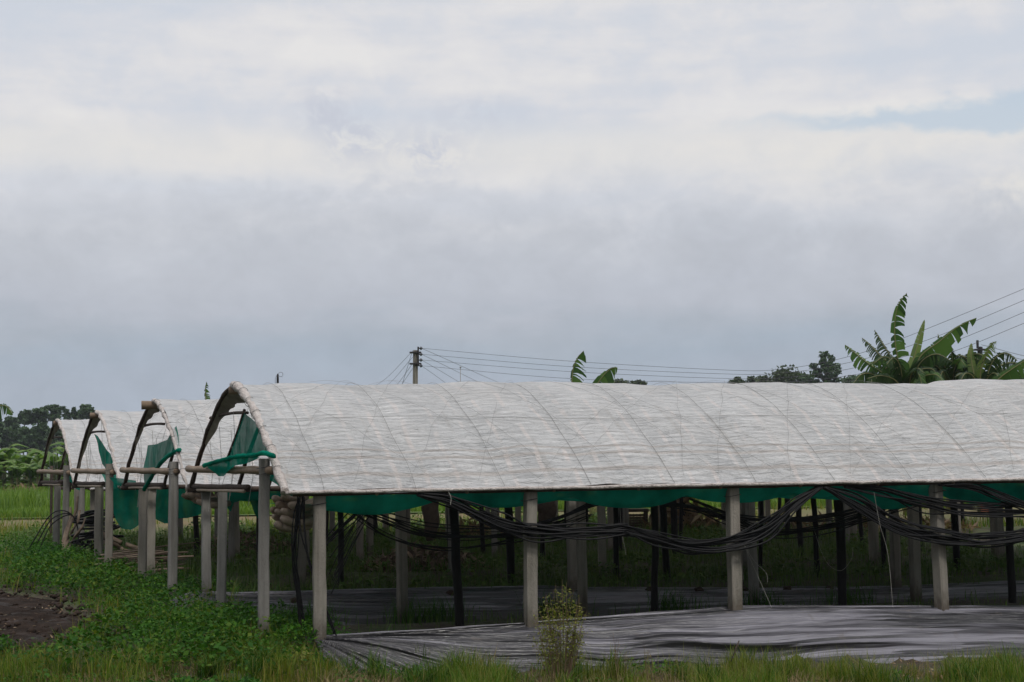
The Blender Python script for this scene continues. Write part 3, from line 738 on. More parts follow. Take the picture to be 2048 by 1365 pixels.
# end net of the nearest tunnel: panel, rolled edge, drape
p0 = onend(0, 480, 930)
t = thing('end_net', p0, 'green net triangle tied in the open end of the nearest tunnel, hem rolled', 'shade net', 'green shade nets')
sheet('net_panel', [onend(0, *q, du=.03) for q in ((489, 826), (505, 838), (522, 858), (534, 885), (546, 913), (520, 912), (488, 914), (456, 919))], M['net'], t, 4, .02, 2.0, 1)
mb = MB(); pts = catmull([onend(0, *q, du=-.09) for q in ((408, 932), (430, 925), (455, 918), (480, 913), (510, 911), (527, 906), (548, 913))], 30)
mb.tube([p + Vector((0, 0, .012 * nz(i, 3))) for i, p in enumerate(pts)], [.028 * (1 + .4 * nz(i * .8, 8)) for i in range(31)], 8, jit=.15); mb.build('rolled_hem', M['net_dense'], t)
sheet('drape', [onend(0, *q, du=-.11) for q in ((408, 930), (430, 926), (456, 920), (490, 916), (520, 915), (500, 925), (470, 932), (452, 944), (444, 953), (434, 953), (424, 945), (415, 937))], M['net_dense'], t, 4, .03, 3, 2)
mb = MB(); mb.tube(catmull([onend(0, 489, 820, du=.05), onend(0, 475, 865, du=.04), onend(0, 452, 925, du=.05)], 8), .02, 6); mb.build('net_pole', M['wood_dark'], t)
t = thing('end_net', onend(1, 325, 930), 'torn green net stretched across the open end of the second tunnel', 'shade net', 'green shade nets')
sheet('net_panel', [onend(1, *q, du=.02) for q in ((294, 891), (318, 888), (332, 880), (338, 866), (351, 852), (355, 868), (358, 884), (359, 905), (340, 912), (322, 926), (308, 948), (289, 977), (287, 960), (286, 935), (291, 910))], M['net'], t, 4, .05, 2, 5)
mb = MB(); mb.tube(catmull([onend(1, *q, du=-.01) for q in ((359, 900), (340, 910), (322, 926), (306, 950), (288, 980))], 20), [.03 * (1 + .3 * nz(i * .9, 2)) for i in range(21)], 7, jit=.15); mb.build('rolled_hem', M['net_dense'], t)
t = thing('end_net', onend(2, 210, 930), 'narrow twisted strip of green net hanging in the open end of the third tunnel', 'shade net', 'green shade nets')
sheet('net_panel', [onend(2, *q, du=.02) for q in ((190, 868), (198, 874), (208, 888), (221, 908), (224, 925), (219, 935), (222, 956), (216, 953), (210, 940), (204, 928), (202, 912), (196, 888))], M['net_dense'], t, 3, .04, 2, 6)
def hung(name, label, Y, pts, seed, m_='net', amp=.07):
    P = [at(q[0], q[1], Y + (q[2] if len(q) > 2 else 0)) for q in pts]
    c = sum(P, Vector()) / len(P)
    o = sheet(name, [p - c for p in P], M[m_], None, 5, amp, 1.7, seed); o.location = c
    return tag(o, label, 'shade net', 'green shade nets')
hung('hanging_net', 'large dark green net sheet hanging low behind the posts of the second and third tunnels', 25.8,
     [(204, 946, 1.2), (222, 950, 1), (262, 952, .6), (300, 955, .2), (345, 955, -.3), (420, 965, -.8), (420, 1022, -.8), (396, 1030, -.6), (372, 1036, -.4), (352, 1036), (338, 1046), (328, 1047), (310, 1038), (296, 1040), (276, 1052), (262, 1060), (246, 1059), (234, 1040), (222, 1012), (212, 980)], 11, 'net_dense', .12)
hung('hanging_net', 'green net flap with pale hem hanging under the third tunnel edge', 23.4,
     [(218, 955), (240, 957), (272, 962), (272, 980), (258, 978), (240, 974), (228, 967)], 12)
hung('hanging_net', 'small bright green net scrap between posts of the fourth tunnel', 30.5,
     [(136, 952), (160, 955), (160, 982), (152, 978), (147, 968), (138, 962)], 13)
hung('hanging_net', 'green net with pointed lower corners hanging beside the rear post of the nearest tunnel', 20.6,
     [(438, 952), (470, 948), (522, 944), (528, 1035), (518, 1043), (508, 1028), (500, 1004), (480, 1002), (468, 1006), (462, 1024), (456, 1018), (448, 1005), (440, 980)], 14, 'net_dense')
hung('hanging_net', 'dark green net tucked under the front film corner of the nearest tunnel', 17.6,
     [(536, 938), (555, 950), (572, 962), (584, 980), (572, 984), (552, 968), (538, 960)], 15, 'net_dense', .03)
# ceiling nets
CLAB = ['green shade net sagging in swags under the front eave of the nearest tunnel', 'green shade net slung beneath the second tunnel roof',
        'green shade net slung beneath the third tunnel roof', 'green shade net slung beneath the fourth tunnel roof', 'green shade net slung beneath the farthest tunnel roof']
for k in range(2):
    v0 = k * PER; us = np.arange(.1 if k else .02, TL[k], .1); vs = np.array([.02, .05, .08, .11, .15, .22, .3, .4, .6, .9, 1.3, 1.7, 2.1])
    knots = np.cumsum(np.random.default_rng(5 + k).uniform(1.05, 2.1, 30)) - .4
    SWG = []
    for (xa, xb, ym) in ((600, 880, 1014), (884, 1150, 1002), (1150, 1376, 1004), (1380, 1600, 993), (1600, 1700, 984), (1700, 1880, 1004), (1880, 2160, 997), (2160, 2400, 1000), (2400, 2800, 1000)):
        pa, pb, pm = onrow(.1, xa, 980), onrow(.1, xb, 980), onrow(.1, (xa + xb) / 2, ym); SWG.append((UV(pa.x, pa.y)[0], UV(pb.x, pb.y)[0], (1.60 - pm.z) * 1.25))
    def ceil_(u, v):
        i = np.searchsorted(knots, u); a = knots[i - 1] if i else -.4; c = knots[i]; ph = (u - a) / (c - a)
        sw = (.03 + .07 * (nz(i * 3.3, k) + .5)) * (4 * ph * (1 - ph)) ** .8
        if k == 0:
            for (ua, ub, dz) in SWG:
                if ua <= u < ub: sw = max(0, dz) * (4 * ((u - ua) / (ub - ua)) * (1 - (u - ua) / (ub - ua))) ** .75
        e = min(1, (v - .02) / .13)
        p = P3(u, v0 + v, 1.615 - .015 * e - sw * e * (1 if v < .3 else .55) - .05 * e + .02 * nz(u * 2, v * 2, k))
        return tuple(p)
    c = P3(0, v0 + VC, 1.6); mb = MB(); mb.grid(ceil_, us, vs); mb.uv = []
    mb.v = [q - c for q in mb.v]
    o = mb.build('shade_net', M['net_dense'] if k == 0 else M['net']); o.location = c
    tag(o, CLAB[k], 'shade net', 'green shade nets')

# ------------------------------------------------------------------ mulch films
FLAB = ['silver plastic mulch sheet over the front bed edge of the nearest tunnel', 'grey plastic mulch sheet in the shade behind the middle row of posts',
        'plastic mulch sheet along the bed of the third tunnel', 'plastic mulch sheet along the bed of the fourth tunnel']
for k in range(2):
    v0 = k * PER; u0 = [-.08, -.62][k]
    us = np.concatenate([np.linspace(u0, 1.2, 70), np.arange(1.22, TL[k] - .3, .05)]); ts = np.linspace(0, 1, 120 if k == 0 else 80)
    def sheetf(u, t_):
        e = (u - u0); pinch = 1 - .55 * math.exp(-e * 2.2)
        bot = -(FW[k] + (.05 if k == 0 else -.06)) + .05 * nz(u * .9, k)
        if k == 0:
            v = .14 + (bot - .14) * t_
            zpin = 0
        else:
            v = .14 + (bot - .14) * t_
        fan = math.exp(-e * .9)
        ph = t_ / (.06 + min(1, e * .55)) if e < 1.6 else t_ / (.94)
        p = P3(u, v0 + v); z = GZ(p.x, p.y) + .035
        fanf = .16 + .84 * (1 - math.exp(-e * .75)); tw = t_ / fanf + .07 * nz(u * .35, k, 6) + .03 * nz(u * 1.1, t_ * 1.5, 3)
        fold = 0.0
        for K_, am, wd_, fq, sd_ in ((5.0, .085, .10, .16, 0), (9.0, .05, .14, .3, 31), (17.0, .02, .22, .6, 57)):
            f_ = tw * K_ + .6 * nz(u * fq, sd_, k); c_i = math.floor(f_ + .5); d_ = f_ - c_i
            on = max(0.0, nz(u * fq * 1.6, c_i * 3.7 + sd_, k + 4) + .22) * 1.5
            fold += am * min(1.0, on) * math.exp(-abs(d_) / wd_)
        fold += nz(u * 1.2, t_ * 9, 8) * .008
        rad = fan * .022 * abs(math.sin(tw * 7 + 2 * nz(u * .8, 5)))
        amp = math.sin(math.pi * min(1, t_ * 1.02 + .02)) ** .5
        z += (fold + rad) * amp * .55; p = p - W * ((fold + rad) * amp * (.75 if k == 0 else .3))
        if k == 1:   # left tip drawn up towards the rear post
            z += .10 * math.exp(-((e) / .5) ** 2) * (1 - t_)
        lip = math.exp(-(t_ / .05) ** 2) * (.03 + .02 * nz(u * 1.2, 3, k))
        tuck = -.09 * max(0, (t_ - .9) / .1) ** 2
        return (p.x, p.y, z + lip + tuck)
    c = P3(0, v0 - .5, 0); mb = MB(); mb.grid(sheetf, us, ts); mb.uv = [(u, t_ / (.16 + .84 * (1 - math.exp(-(u - u0) * .75))) + .07 * nz(u * .35, k, 6)) for u in us for t_ in ts]
    mb.v = [q - c for q in mb.v]
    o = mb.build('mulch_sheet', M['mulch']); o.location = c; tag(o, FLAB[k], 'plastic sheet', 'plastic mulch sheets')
# soil clods pushed through the sheet of the shaded bed and lying behind the front one
for i, (u, v, s_) in enumerate([(3.1, PER - .35, .07), (5.0, PER - .3, .06), (6.15, PER - .12, .075), (6.9, PER - .12, .07), (7.6, PER - .12, .07), (8.3, PER - .12, .075), (9.0, PER - .12, .07), (.9, PER - .45, .06)]):
    bm = bmesh.new(); bmesh.ops.create_icosphere(bm, subdivisions=3, radius=s_)
    for v_ in bm.verts: v_.co = v_.co * (1 + .35 * nz(v_.co.x * 18 + i, v_.co.y * 18, v_.co.z * 18)); v_.co.z *= .7
    me = D.meshes.new('soil_clod'); bm.to_mesh(me); bm.free(); me.materials.append(M['soil'])
    p = P3(u, v); o = D.objects.new('soil_clod', me); COL.objects.link(o); o.location = (p.x, p.y, GZ(p.x, p.y) + .05)
    tag(o, 'dark soil clod lying on a plastic mulch sheet', 'soil clod', 'soil clods on the mulch sheets')

# ------------------------------------------------------------------ hoses
def bundle(label, px, n, spread, v, r=.0105, seed=0, mid=None, dv=.04):
    random.seed(seed)
    n = int(n * 1.3); spread = [q * 1.55 for q in spread] if hasattr(spread, '__len__') else spread * 1.55
    base = [onrow(v, *q) for q in px]; c = base[len(base) // 2]
    root = thing('hose_bundle', c, label, 'hose bundle', 'black hose bundles under the tunnel eaves')
    N = 14 * (len(px) - 1)
    for i in range(n):
        a, b2 = random.uniform(-1, 1), random.uniform(-1, 1); pts = []
        for j, p in enumerate(base):
            sp_ = spread[j] if hasattr(spread, '__len__') else spread
            a2 = a * .85 + random.uniform(-.5, .5)
            q_ = p + Vector((0, 0, sp_ * a2)); q_.z = min(q_.z, 1.60 + .015 * a2)
            pts.append(q_ + NU * (dv * b2 + random.uniform(-.01, .01)) + U * random.uniform(-.04, .04))
        mb = MB(); mb.tube(catmull(pts, N), r * random.uniform(.85, 1.15), 6); mb.build('hose', M['hose'], root)
    return root
VF = -.125
bundle('thick bundle of black hoses sagging in front of the second front post', [(840, 982), (900, 1002), (1000, 1046), (1080, 1064), (1170, 1064), (1250, 1061)], 15, [.03, .05, .06, .06, .05, .04], VF, seed=1)
bundle('thick bundle of black hoses sagging before the third front post and rising to the eave', [(1250, 1060), (1310, 1076), (1380, 1092), (1450, 1090), (1530, 1062), (1590, 1010), (1640, 968)], 16, [.04, .05, .06, .06, .07, .05, .03], VF, seed=2)
bundle('widely spread black hoses sagging before the fourth front post', [(1650, 968), (1720, 1008), (1800, 1050), (1890, 1075), (1980, 1080), (2080, 1066)], 16, [.03, .08, .08, .07, .06, .06], VF, seed=3)
bundle('loose upper black hoses running to the right edge above the lower sagging ones', [(1690, 968), (1760, 985), (1840, 1008), (1940, 1020), (2080, 1020)], 11, [.03, .05, .07, .07, .07], VF + .05, seed=4)
bundle('black hoses dropping from the eave at the far right', [(1880, 962), (1940, 974), (2000, 995), (2080, 1022)], 7, [.03, .03, .04, .05], VF + .02, seed=5)
bundle('raised black hoses looped over a wire between the second and third front posts', [(1040, 1062), (1120, 1038), (1190, 1010), (1255, 995), (1310, 1004), (1400, 1020), (1460, 1034), (1560, 1040), (1660, 1035), (1760, 1010)], 6, .03, .28, .008, 6)
bundle('thin black hoses crossing the shade behind the first bay', [(690, 1005), (760, 1030), (850, 1058), (950, 1064), (1050, 1060), (1130, 1040)], 8, [.03, .04, .05, .05, .05, .04], .5, .007, 7)
bundle('few thin black hoses sagging lower behind the second bay', [(700, 1015), (780, 1065), (880, 1090), (980, 1086), (1080, 1062), (1180, 1020)], 4, .05, .7, .006, 8)
bundle('thin black hoses sagging in the shade behind the third bay', [(1380, 1008), (1450, 1036), (1540, 1064), (1640, 1058), (1740, 1035), (1840, 1000)], 7, .05, .6, .007, 9)
bundle('cut black hose ends fanning down and left from the eave beside the first front post', [(762, 982), (735, 1012), (700, 1048), (640, 1098)], 5, [.02, .05, .09, .02], .22, .008, 10)
bundle('thin hose ends fanning steeply down in the first bay', [(765, 984), (735, 1020), (705, 1070), (664, 1140)], 6, [.02, .06, .10, .14], .30, .005, 11)
bundle('black hoses hanging straight down from the front film corner to the weeds', [(602, 985), (594, 1030), (588, 1100), (592, 1160), (606, 1250)], 9, [.02, .04, .06, .08, .08], .36, .007, 12)
bundle('pair of black hoses trailing down beside the first front post to the ground', [(604, 985), (606, 1060), (622, 1130), (645, 1200), (676, 1268)], 3, [.02, .03, .03, .02, .02], .05, .009, 13, dv=.02)

# ------------------------------------------------------------------ bamboo bundles under the eaves
def culms(label, k, v, z, n, seed):
    random.seed(seed); c = P3(UE[k], k * PER + v, z)
    root = thing('bamboo_bundle', c, label, 'bamboo bundle', 'bamboo bundles stowed under tunnel ends')
    for i in range(n):
        row = i // 4; cc = i % 4
        a = P3(UE[k] + random.uniform(-.06, .14) + .12 + cc * .015, k * PER + v + (cc - 1.5) * .085 + random.uniform(-.03, .03), z + row * .078 + random.uniform(-.015, .015))
        b = a + U * random.uniform(.34, .5) + Vector((0, 0, random.uniform(-.06, .05))) + W * random.uniform(.15, .45)
        mb = MB(); r0 = random.uniform(.032, .048)
        mb.tube([a.lerp(b, q / 8) + Vector((0, 0, -.05 * math.sin(math.pi * q / 8))) for q in range(9)], [r0 * (.7 if q == 0 else 1.08 if q % 3 == 1 else 1) for q in range(9)], 9)
        mb.build('culm', M['bamboo_pale'] if random.random() < .65 else M['bamboo'], root)
culms('bundle of pale bamboo culms stowed under the film corner of the nearest tunnel', 0, .62, 1.29, 19, 21)
culms('bundle of pale bamboo culms stowed beside the second tunnel end post', 1, .55, 1.50, 12, 22)

# ------------------------------------------------------------------ clutter
random.seed(31)
c = Vector(at(265, 1085, 24.5)); c.z = GZ(c.x, c.y)
root = thing('stick_pile', c, 'pile of thin dry sticks lying across the weeds behind the second tunnel posts', 'stick pile')
for i in range(46):
    a = at(random.uniform(190, 225), 1085, 24.3 + random.uniform(-.4, .8)); L = random.uniform(.8, 1.5)
    z = c.z + .06 + random.random() ** 1.3 * .42
    a = Vector((a.x, a.y, z - .05)); b = a + Vector((L, random.uniform(-.25, .25), random.uniform(.02, .16)))
    mb = MB(); mb.tube([a, a.lerp(b, .5) + Vector((0, 0, random.uniform(-.02, .02))), b], random.uniform(.008, .017), 5); mb.build('stick', M['stick'], root)
c = Vector(at(190, 1030, 28.5)); c.z = GZ(c.x, c.y)
root = thing('hose_coil', c, 'stacked coils of black hose heaped behind the leftmost tunnel posts', 'hose coil')
for i in range(16):
    ctr = c + Vector((random.uniform(-.15, .2), random.uniform(-.2, .2), .12 + i * .055)); rr = random.uniform(.34, .46) * (1 - i * .018); tl = random.uniform(-.25, .25)
    mb = MB(); mb.tube([ctr + Vector((math.cos(a) * rr, math.sin(a) * rr, math.sin(a + tl * 5) * tl * rr)) for a in np.linspace(0, 2 * math.pi, 26)], .024, 6, cap=False); mb.build('coil', M['hose'], root)
root = thing('firewood_heap', c + Vector((.55, -.5, 0)), 'few split brown logs leaning on the black hose coils', 'firewood')
for i in range(8):
    a = c + Vector((random.uniform(.1, .8), -.55 + random.uniform(-.2, .2), .12 + .07 * i)); b = a + Vector((random.uniform(.15, .45), random.uniform(-.3, .3), random.uniform(-.3, -.1)))
    mb = MB(); mb.tube([a, a.lerp(b, .5), b], [.04, .05, .042], 7, jit=.2); mb.build('log', M['stick'], root)
c = Vector(at(120, 1080, 27.3)); c.z = GZ(c.x, c.y) - .05
root = thing('leaning_sticks', c, 'bare branches leaning on the leftmost grey posts with dark looped hose', 'sticks')
for (dx, dz, dy) in ((.25, 1.25, .3), (.32, 1.0, .2), (.1, 1.05, .35), (.45, .85, .1)):
    mb = MB(); mb.tube([c + Vector((dx * q / 5 + .03 * math.sin(q * 2), dy * q / 5, dz * q / 5)) for q in range(6)], [.035, .034, .032, .03, .027, .022], 7); mb.build('branch', M['stick'], root)
for q in range(3):
    mb = MB(); mb.tube(catmull([c + Vector((-.35 - .1 * q, -.1, .3)), c + Vector((-.15, 0, .75 + .1 * q)), c + Vector((.2, .1, .9)), c + Vector((.3, .1, .4)), c + Vector((-.05, 0, .12)), c + Vector((-.35 - .1 * q, -.1, .3))], 26), .012, 5); mb.build('loop', M['hose'], root)
# crate, sacks, cloth
c = Vector(at(1262, 1060, 37.0)); c.z = GZ(c.x, c.y)
root = thing('crate', c, 'dark slatted crate standing in the weeds beyond the tunnels', 'crate')
zt = at(1262, 1022, 37.0).z; hw_ = .38; hh = (zt - c.z)
for sx in (-1, 1):
    for sy in (-1, 1): mb = MB(); mb.box(c + Vector((sx * hw_, sy * .28, hh / 2)), (.03, .03, hh / 2)); mb.build('corner_post', M['wood_dark'], root, False)
mb = MB(); mb.box(c + Vector((0, 0, hh + .012)), (hw_ + .05, .34, .035)); mb.build('lid', M['wood_dark'], root, False)
mb = MB()
for i in range(6): mb.box(c + Vector((0, -.28, .08 + (hh - .12) * i / 6)), (hw_ - .035, .012, .028))
for i in range(8): mb.box(c + Vector((-hw_ + .09 + i * .085, -.262, hh * .45)), (.014, .004, hh * .42))
mb.build('slats', M['wood_dark'], root, False)
def sack(label, px, py0, py1, Y, wpx):
    top = at(px, py0, Y); bot = at(px, py1, Y); r0 = wpx / 2 * Y / FPX; mb = MB(); N = 12
    mb.tube([top.lerp(bot, i / N) + Vector((.02 * math.sin(i), 0, 0)) for i in range(N + 1)], [r0 * (.25 + .75 * math.sin(math.pi * min(1, .12 + i / N * .86)) ** .55) * (1 + .08 * nz(i, px)) for i in range(N + 1)], 14, jit=.05)
    c = bot; mb.v = [q - c for q in mb.v]; o = mb.build('hanging_sack', M['sack']); o.location = c; tag(o, label, 'sack')
sack('brown sack hanging behind the second front post', 1092, 975, 1048, 26.5, 42)
sack('dark brown sack hanging in the shade left of the slim black post', 862, 970, 1082, 26.0, 34)
def slab(name, label, cat, px0, py0, px1, py1, Y, th, material, amp=.01):
    a, b, c_, d = at(px0, py0, Y), at(px1, py0, Y), at(px1, py1, Y), at(px0, py1, Y)
    mb = MB(); us = np.linspace(0, 1, 8); vs = np.linspace(0, 1, 12); cc = (a + c_) / 2
    for s_ in (0, 1):
        mb.grid(lambda u, v: (lambda p: (p.x, p.y + s_ * th, p.z))(a.lerp(b, u).lerp(d.lerp(c_, u), v) + Vector((0, amp * math.sin(u * 14 + v * 3), 0)) - cc), us, vs)
    e = MB(); mb.uv = []
    o = mb.build(name, material); o.location = cc; tag(o, label, cat)
slab('red_cloth', 'dark red cloth hanging behind the third front post', 'cloth', 1484, 985, 1500, 1036, 27, .02, M['redcloth'], .05)
slab('rusty_sheet', 'rust brown metal sheet standing beyond the tunnels at the right', 'metal sheet', 1962, 993, 2006, 1024, 36, .03, M['rust'])
# dead banana leaves and twig heaps
def heap(name, label, cat, px, py, Y, rx, ry, hz, n, size, material):
    c = Vector(at(px, py, Y)); c.z = GZ(c.x, c.y)
    th = rng.uniform(0, 2 * np.pi, n); rr = np.sqrt(rng.random(n)); x = np.cos(th) * rr * rx; y = np.sin(th) * rr * ry
    z = rng.random(n) * hz * (1 - rr ** 2) + .02
    V, f = leafquads(np.stack([x, y, z], 1), rng.uniform(size * .5, size, n), .1, .16)
    o = np_obj(name, V, f, material); o.location = c; tag(o, label, cat)
heap('dead_leaf_heap', 'heap of dry curled banana leaves seen between the dark posts', 'leaf heap', 1365, 1055, 36.5, 1.0, .8, 1.0, 420, .32, M['deadleaf'])
heap('dead_leaf_heap', 'low heap of pale dry leaves beside the slim black post', 'leaf heap', 945, 1065, 34, 1.0, .7, .55, 260, .26, M['deadleaf'])
heap('twig_heap', 'brown twig heap on the shaded weeds in the first bay', 'twig heap', 850, 1115, 25.5, 1.1, .6, .42, 700, .22, M['stick'])
heap('twig_heap', 'brown twig litter on the rear bank behind the fallen net corners', 'twig heap', 478, 1075, 30, 1.4, .6, .40, 600, .22, M['stick'])
heap('dead_leaf_heap', 'scattered pale dry leaves beyond the third and fourth front posts', 'leaf heap', 1700, 1055, 36, 3.2, .9, .35, 420, .24, M['deadleaf'])
heap('dead_leaf_heap', 'brown rotting leaf heap at the foot of the banana plantation', 'leaf heap', 40, 990, 88, 2.2, 1.4, .9, 500, .4, M['deadleaf'])
# twine
def twine(label, v, px, r=.0016):
    pts = [onrow(v, *q) for q in px]; c = pts[0]; mb = MB(); mb.tube([p - c for p in catmull(pts, 22)], r, 5, cap=False)
    o = mb.build('twine', M['twine']); o.location = c; tag(o, label, 'twine')
twine('white twine dangling from the looped hoses between the second and third posts', .2, [(1238, 985), (1240, 1020), (1243, 1060), (1252, 1110)])
twine('long white twine slanting from the third front post to the ground', .1, [(1486, 1086), (1510, 1140), (1546, 1222)])
twine('short white twine curving off the third front post', .12, [(1486, 1086), (1508, 1122), (1532, 1146), (1535, 1165)])
twine('long thin pale twine hanging across the hoses left of the fourth post', -.2, [(1748, 985), (1760, 1050), (1776, 1110), (1786, 1215)])
twine('white twine tied around the hoses near the slim black post', -.17, [(897, 984), (902, 996), (901, 1010)], .003)
twine('thin pale twine looping low behind the slim dark post', 1.0, [(1625, 1050), (1650, 1120), (1680, 1142), (1702, 1120), (1706, 1095)])

# ------------------------------------------------------------------ banana plants
def banana_leaf(root, pts, wl, wr, material, torn=.5, droop=.35, n=40, depth_tilt=.3, spread=None):
    mid = catmull(pts, n); mb = MB(); L = sum((mid[i + 1] - mid[i]).length for i in range(n))
    def wdt(t): return max(.03, math.sin(math.pi * min(1, .06 + .94 * t)) ** .55 * (1 - .25 * t))
    for sgn, W_ in ((-1, wl), (1, wr)):
        if W_ <= 0: continue
        i = 0
        while i < n:
            span = random.choice((1, 1, 2)) if random.random() < torn else random.choice((2, 4, 6))
            j = min(n, i + span); gap = random.uniform(.18, .42) if random.random() < torn else .03
            sw = random.uniform(-.25, .25) * torn; dr = droop * random.uniform(.6, 1.4); wk = random.uniform(.8, 1.08) if torn > .3 else 1.0
            rows = []
            for q in range(i, j + 1):
                t = q / n; tg = (mid[min(q + 1, n)] - mid[max(q - 1, 0)]).normalized()
                side = tg.cross(Vector((0, -1, 0)) if spread is None else spread)
                side = side.normalized() if side.length > .05 else Vector((1, 0, 0))
                side = (side * sgn + Vector((0, depth_tilt, 0))).normalized()
                ww = W_ * wdt(t) * wk; fr = (q - i) / (j - i) - .5
                row = []
                for h_ in (0, .35, .7, 1.0):
                    p = mid[q] + side * (ww * h_) + tg * (ww * h_ * (.18 + sw)) - tg * (fr * gap * 2 * h_ * L / n * (j - i)) + Vector((0, 0, -dr * ww * h_ * h_))
                    row.append(p)
                rows.append(row)
            b = len(mb.v)
            for row in rows: mb.v += row
            for a in range(len(rows) - 1):
                for h_ in range(3):
                    mb.f.append((b + a * 4 + h_, b + a * 4 + h_ + 1, b + (a + 1) * 4 + h_ + 1, b + (a + 1) * 4 + h_))
            i = j
    o = mb.build('leaf', material, root, True)
    mb = MB(); mb.tube(mid, [.026 * (1 - .8 * i / n) for i in range(n + 1)], 5); mb.build('midrib', M['midrib'], o)
    return o
def banana(label, base, htop, leaves, Yd, stem_r=.12, group='banana plants behind the tunnels', extra=0, bpx=0):
    root = thing('banana_plant', base, label, 'banana plant', group)
    mb = MB(); top = Vector((base.x, base.y, htop))
    mb.tube([base.lerp(top, i / 8) + Vector((.03 * math.sin(i), 0, 0)) for i in range(9)], [stem_r * (1.1 - .07 * i) for i in range(9)], 9); mb.build('pseudostem', M['pstem'], root)
    leaves = list(leaves); cx = bpx
    for i in range(int(extra * 1.5)):
        a = random.choice((-1, 1)); L_ = random.uniform(28, 85); up_ = random.uniform(15, 78); y0 = 782
        leaves.append(([(cx + a * 4, y0), (cx + a * L_ * .35, y0 - up_ * .75), (cx + a * L_ * .75, y0 - up_), (cx + a * L_ * 1.15, y0 - up_ * .8)], random.uniform(16, 24), random.uniform(16, 24),
                       random.choice(('banana_dark', 'banana_dark', 'banana')), dict(torn=random.uniform(.5, .9), dy=random.uniform(-1.5, 1.5), droop=.9)))
    for lf in leaves:
        px, wl, wr, mt = lf[:4]; kw = lf[4] if len(lf) > 4 else {}
        s_ = Yd / FPX; dd = kw.pop('dy', 0.0) if kw else 0.0
        pts = [at(q[0], q[1], Yd + dd * (i / (len(px) - 1))) for i, q in enumerate(px)]
        banana_leaf(root, [top.lerp(pts[0], .5)] + pts if (pts[0] - top).length < 1.2 and kw.pop('stalk', True) else pts, wl * s_, wr * s_, M[mt], **kw)
    return root
random.seed(77)
YB = 44.0
def gpt(px, Y): p = at(px, 1000, Y); return Vector((p.x, p.y, GZ(p.x, p.y)))
banana('tall banana plant with upright wind-torn leaf rising above the right end of the roof', gpt(1815, YB), at(1812, 765, YB).z, [
    ([(1812, 772), (1800, 735), (1791, 690), (1790, 645), (1797, 610), (1814, 586)], 10, 30, 'banana', dict(torn=.8, dy=-.4, droop=.5)),
    ([(1818, 770), (1826, 725), (1838, 680), (1849, 640)], 10, 13, 'banana_pale', dict(torn=.0, droop=.05, dy=.2)),
    ([(1820, 770), (1840, 715), (1878, 684), (1915, 655), (1953, 636)], 14, 26, 'banana', dict(torn=.35, dy=-.6, droop=.7)),
    ([(1806, 775), (1768, 748), (1735, 726), (1708, 705), (1690, 690)], 20, 16, 'banana', dict(torn=.85, dy=.5, droop=.6)),
    ([(1808, 772), (1790, 728), (1768, 692), (1749, 660)], 18, 10, 'banana_dark', dict(torn=1.0, dy=.8, droop=.9)),
    ([(1806, 772), (1780, 735), (1750, 700), (1724, 676)], 16, 14, 'banana_dark', dict(torn=1.0, dy=1.0, droop=.9)),
    ([(1816, 775), (1830, 745), (1862, 738), (1880, 758)], 22, 24, 'banana_dark', dict(torn=.8, dy=-.8, droop=.8)),
    ([(1808, 778), (1780, 755), (1750, 758), (1728, 780)], 20, 24, 'banana_dark', dict(torn=.8, dy=-.8, droop=.8)),
    ([(1806, 780), (1770, 762), (1742, 748), (1722, 750), (1706, 768)], 22, 20, 'banana_dark', dict(torn=.7, dy=-.9, droop=.8)),
    ([(1810, 780), (1796, 748), (1775, 735), (1752, 742), (1740, 770)], 24, 22, 'banana_dark', dict(torn=.7, dy=1.0, droop=.8)),
    ([(1818, 780), (1842, 756), (1872, 750), (1892, 772)], 24, 24, 'banana', dict(torn=.5, dy=-1.4, droop=.8)),
    ([(1815, 775), (1820, 735), (1832, 715), (1850, 716), (1862, 735)], 20, 20, 'banana_dark', dict(torn=.8, dy=1.2, droop=.8)),
    ([(1812, 776), (1822, 748), (1838, 750), (1846, 786)], 22, 22, 'banana', dict(torn=.6, dy=-1.2, droop=.7)),
], YB, .14, extra=10, bpx=1812)
banana('dark tattered banana plant between the tall one and the pale spear leaf', gpt(1898, 45.5), at(1900, 770, 45.5).z, [
    ([(1898, 775), (1888, 740), (1868, 708), (1845, 700)], 20, 18, 'banana_dark', dict(torn=.9, dy=.5, droop=.9)),
    ([(1898, 772), (1892, 735), (1884, 700), (1876, 668)], 12, 12, 'banana_dark', dict(torn=1., dy=.8, droop=.9)),
    ([(1900, 772), (1918, 730), (1938, 714), (1962, 722)], 18, 20, 'banana_dark', dict(torn=.9, dy=-.6, droop=.9)),
    ([(1900, 775), (1905, 735), (1902, 700), (1890, 682)], 16, 16, 'banana_dark', dict(torn=.9, dy=-1, droop=.9)),
    ([(1898, 780), (1880, 752), (1858, 752), (1848, 785)], 22, 24, 'banana_dark', dict(torn=.9, dy=-1, droop=.9)),
    ([(1900, 780), (1925, 740), (1948, 735), (1962, 760)], 24, 24, 'banana_dark', dict(torn=.8, dy=1, droop=.9)),
    ([(1896, 780), (1872, 735), (1850, 728), (1834, 750)], 24, 24, 'banana_dark', dict(torn=.8, dy=1, droop=.9)),
    ([(1899, 782), (1890, 755), (1884, 745), (1874, 790)], 26, 26, 'banana_dark', dict(torn=.6, dy=-1.5, droop=.9)),
    ([(1902, 780), (1918, 752), (1934, 758), (1938, 790)], 22, 24, 'banana_pale', dict(torn=.6, dy=-.7, droop=.9)),
], 45.5, extra=10, bpx=1899)
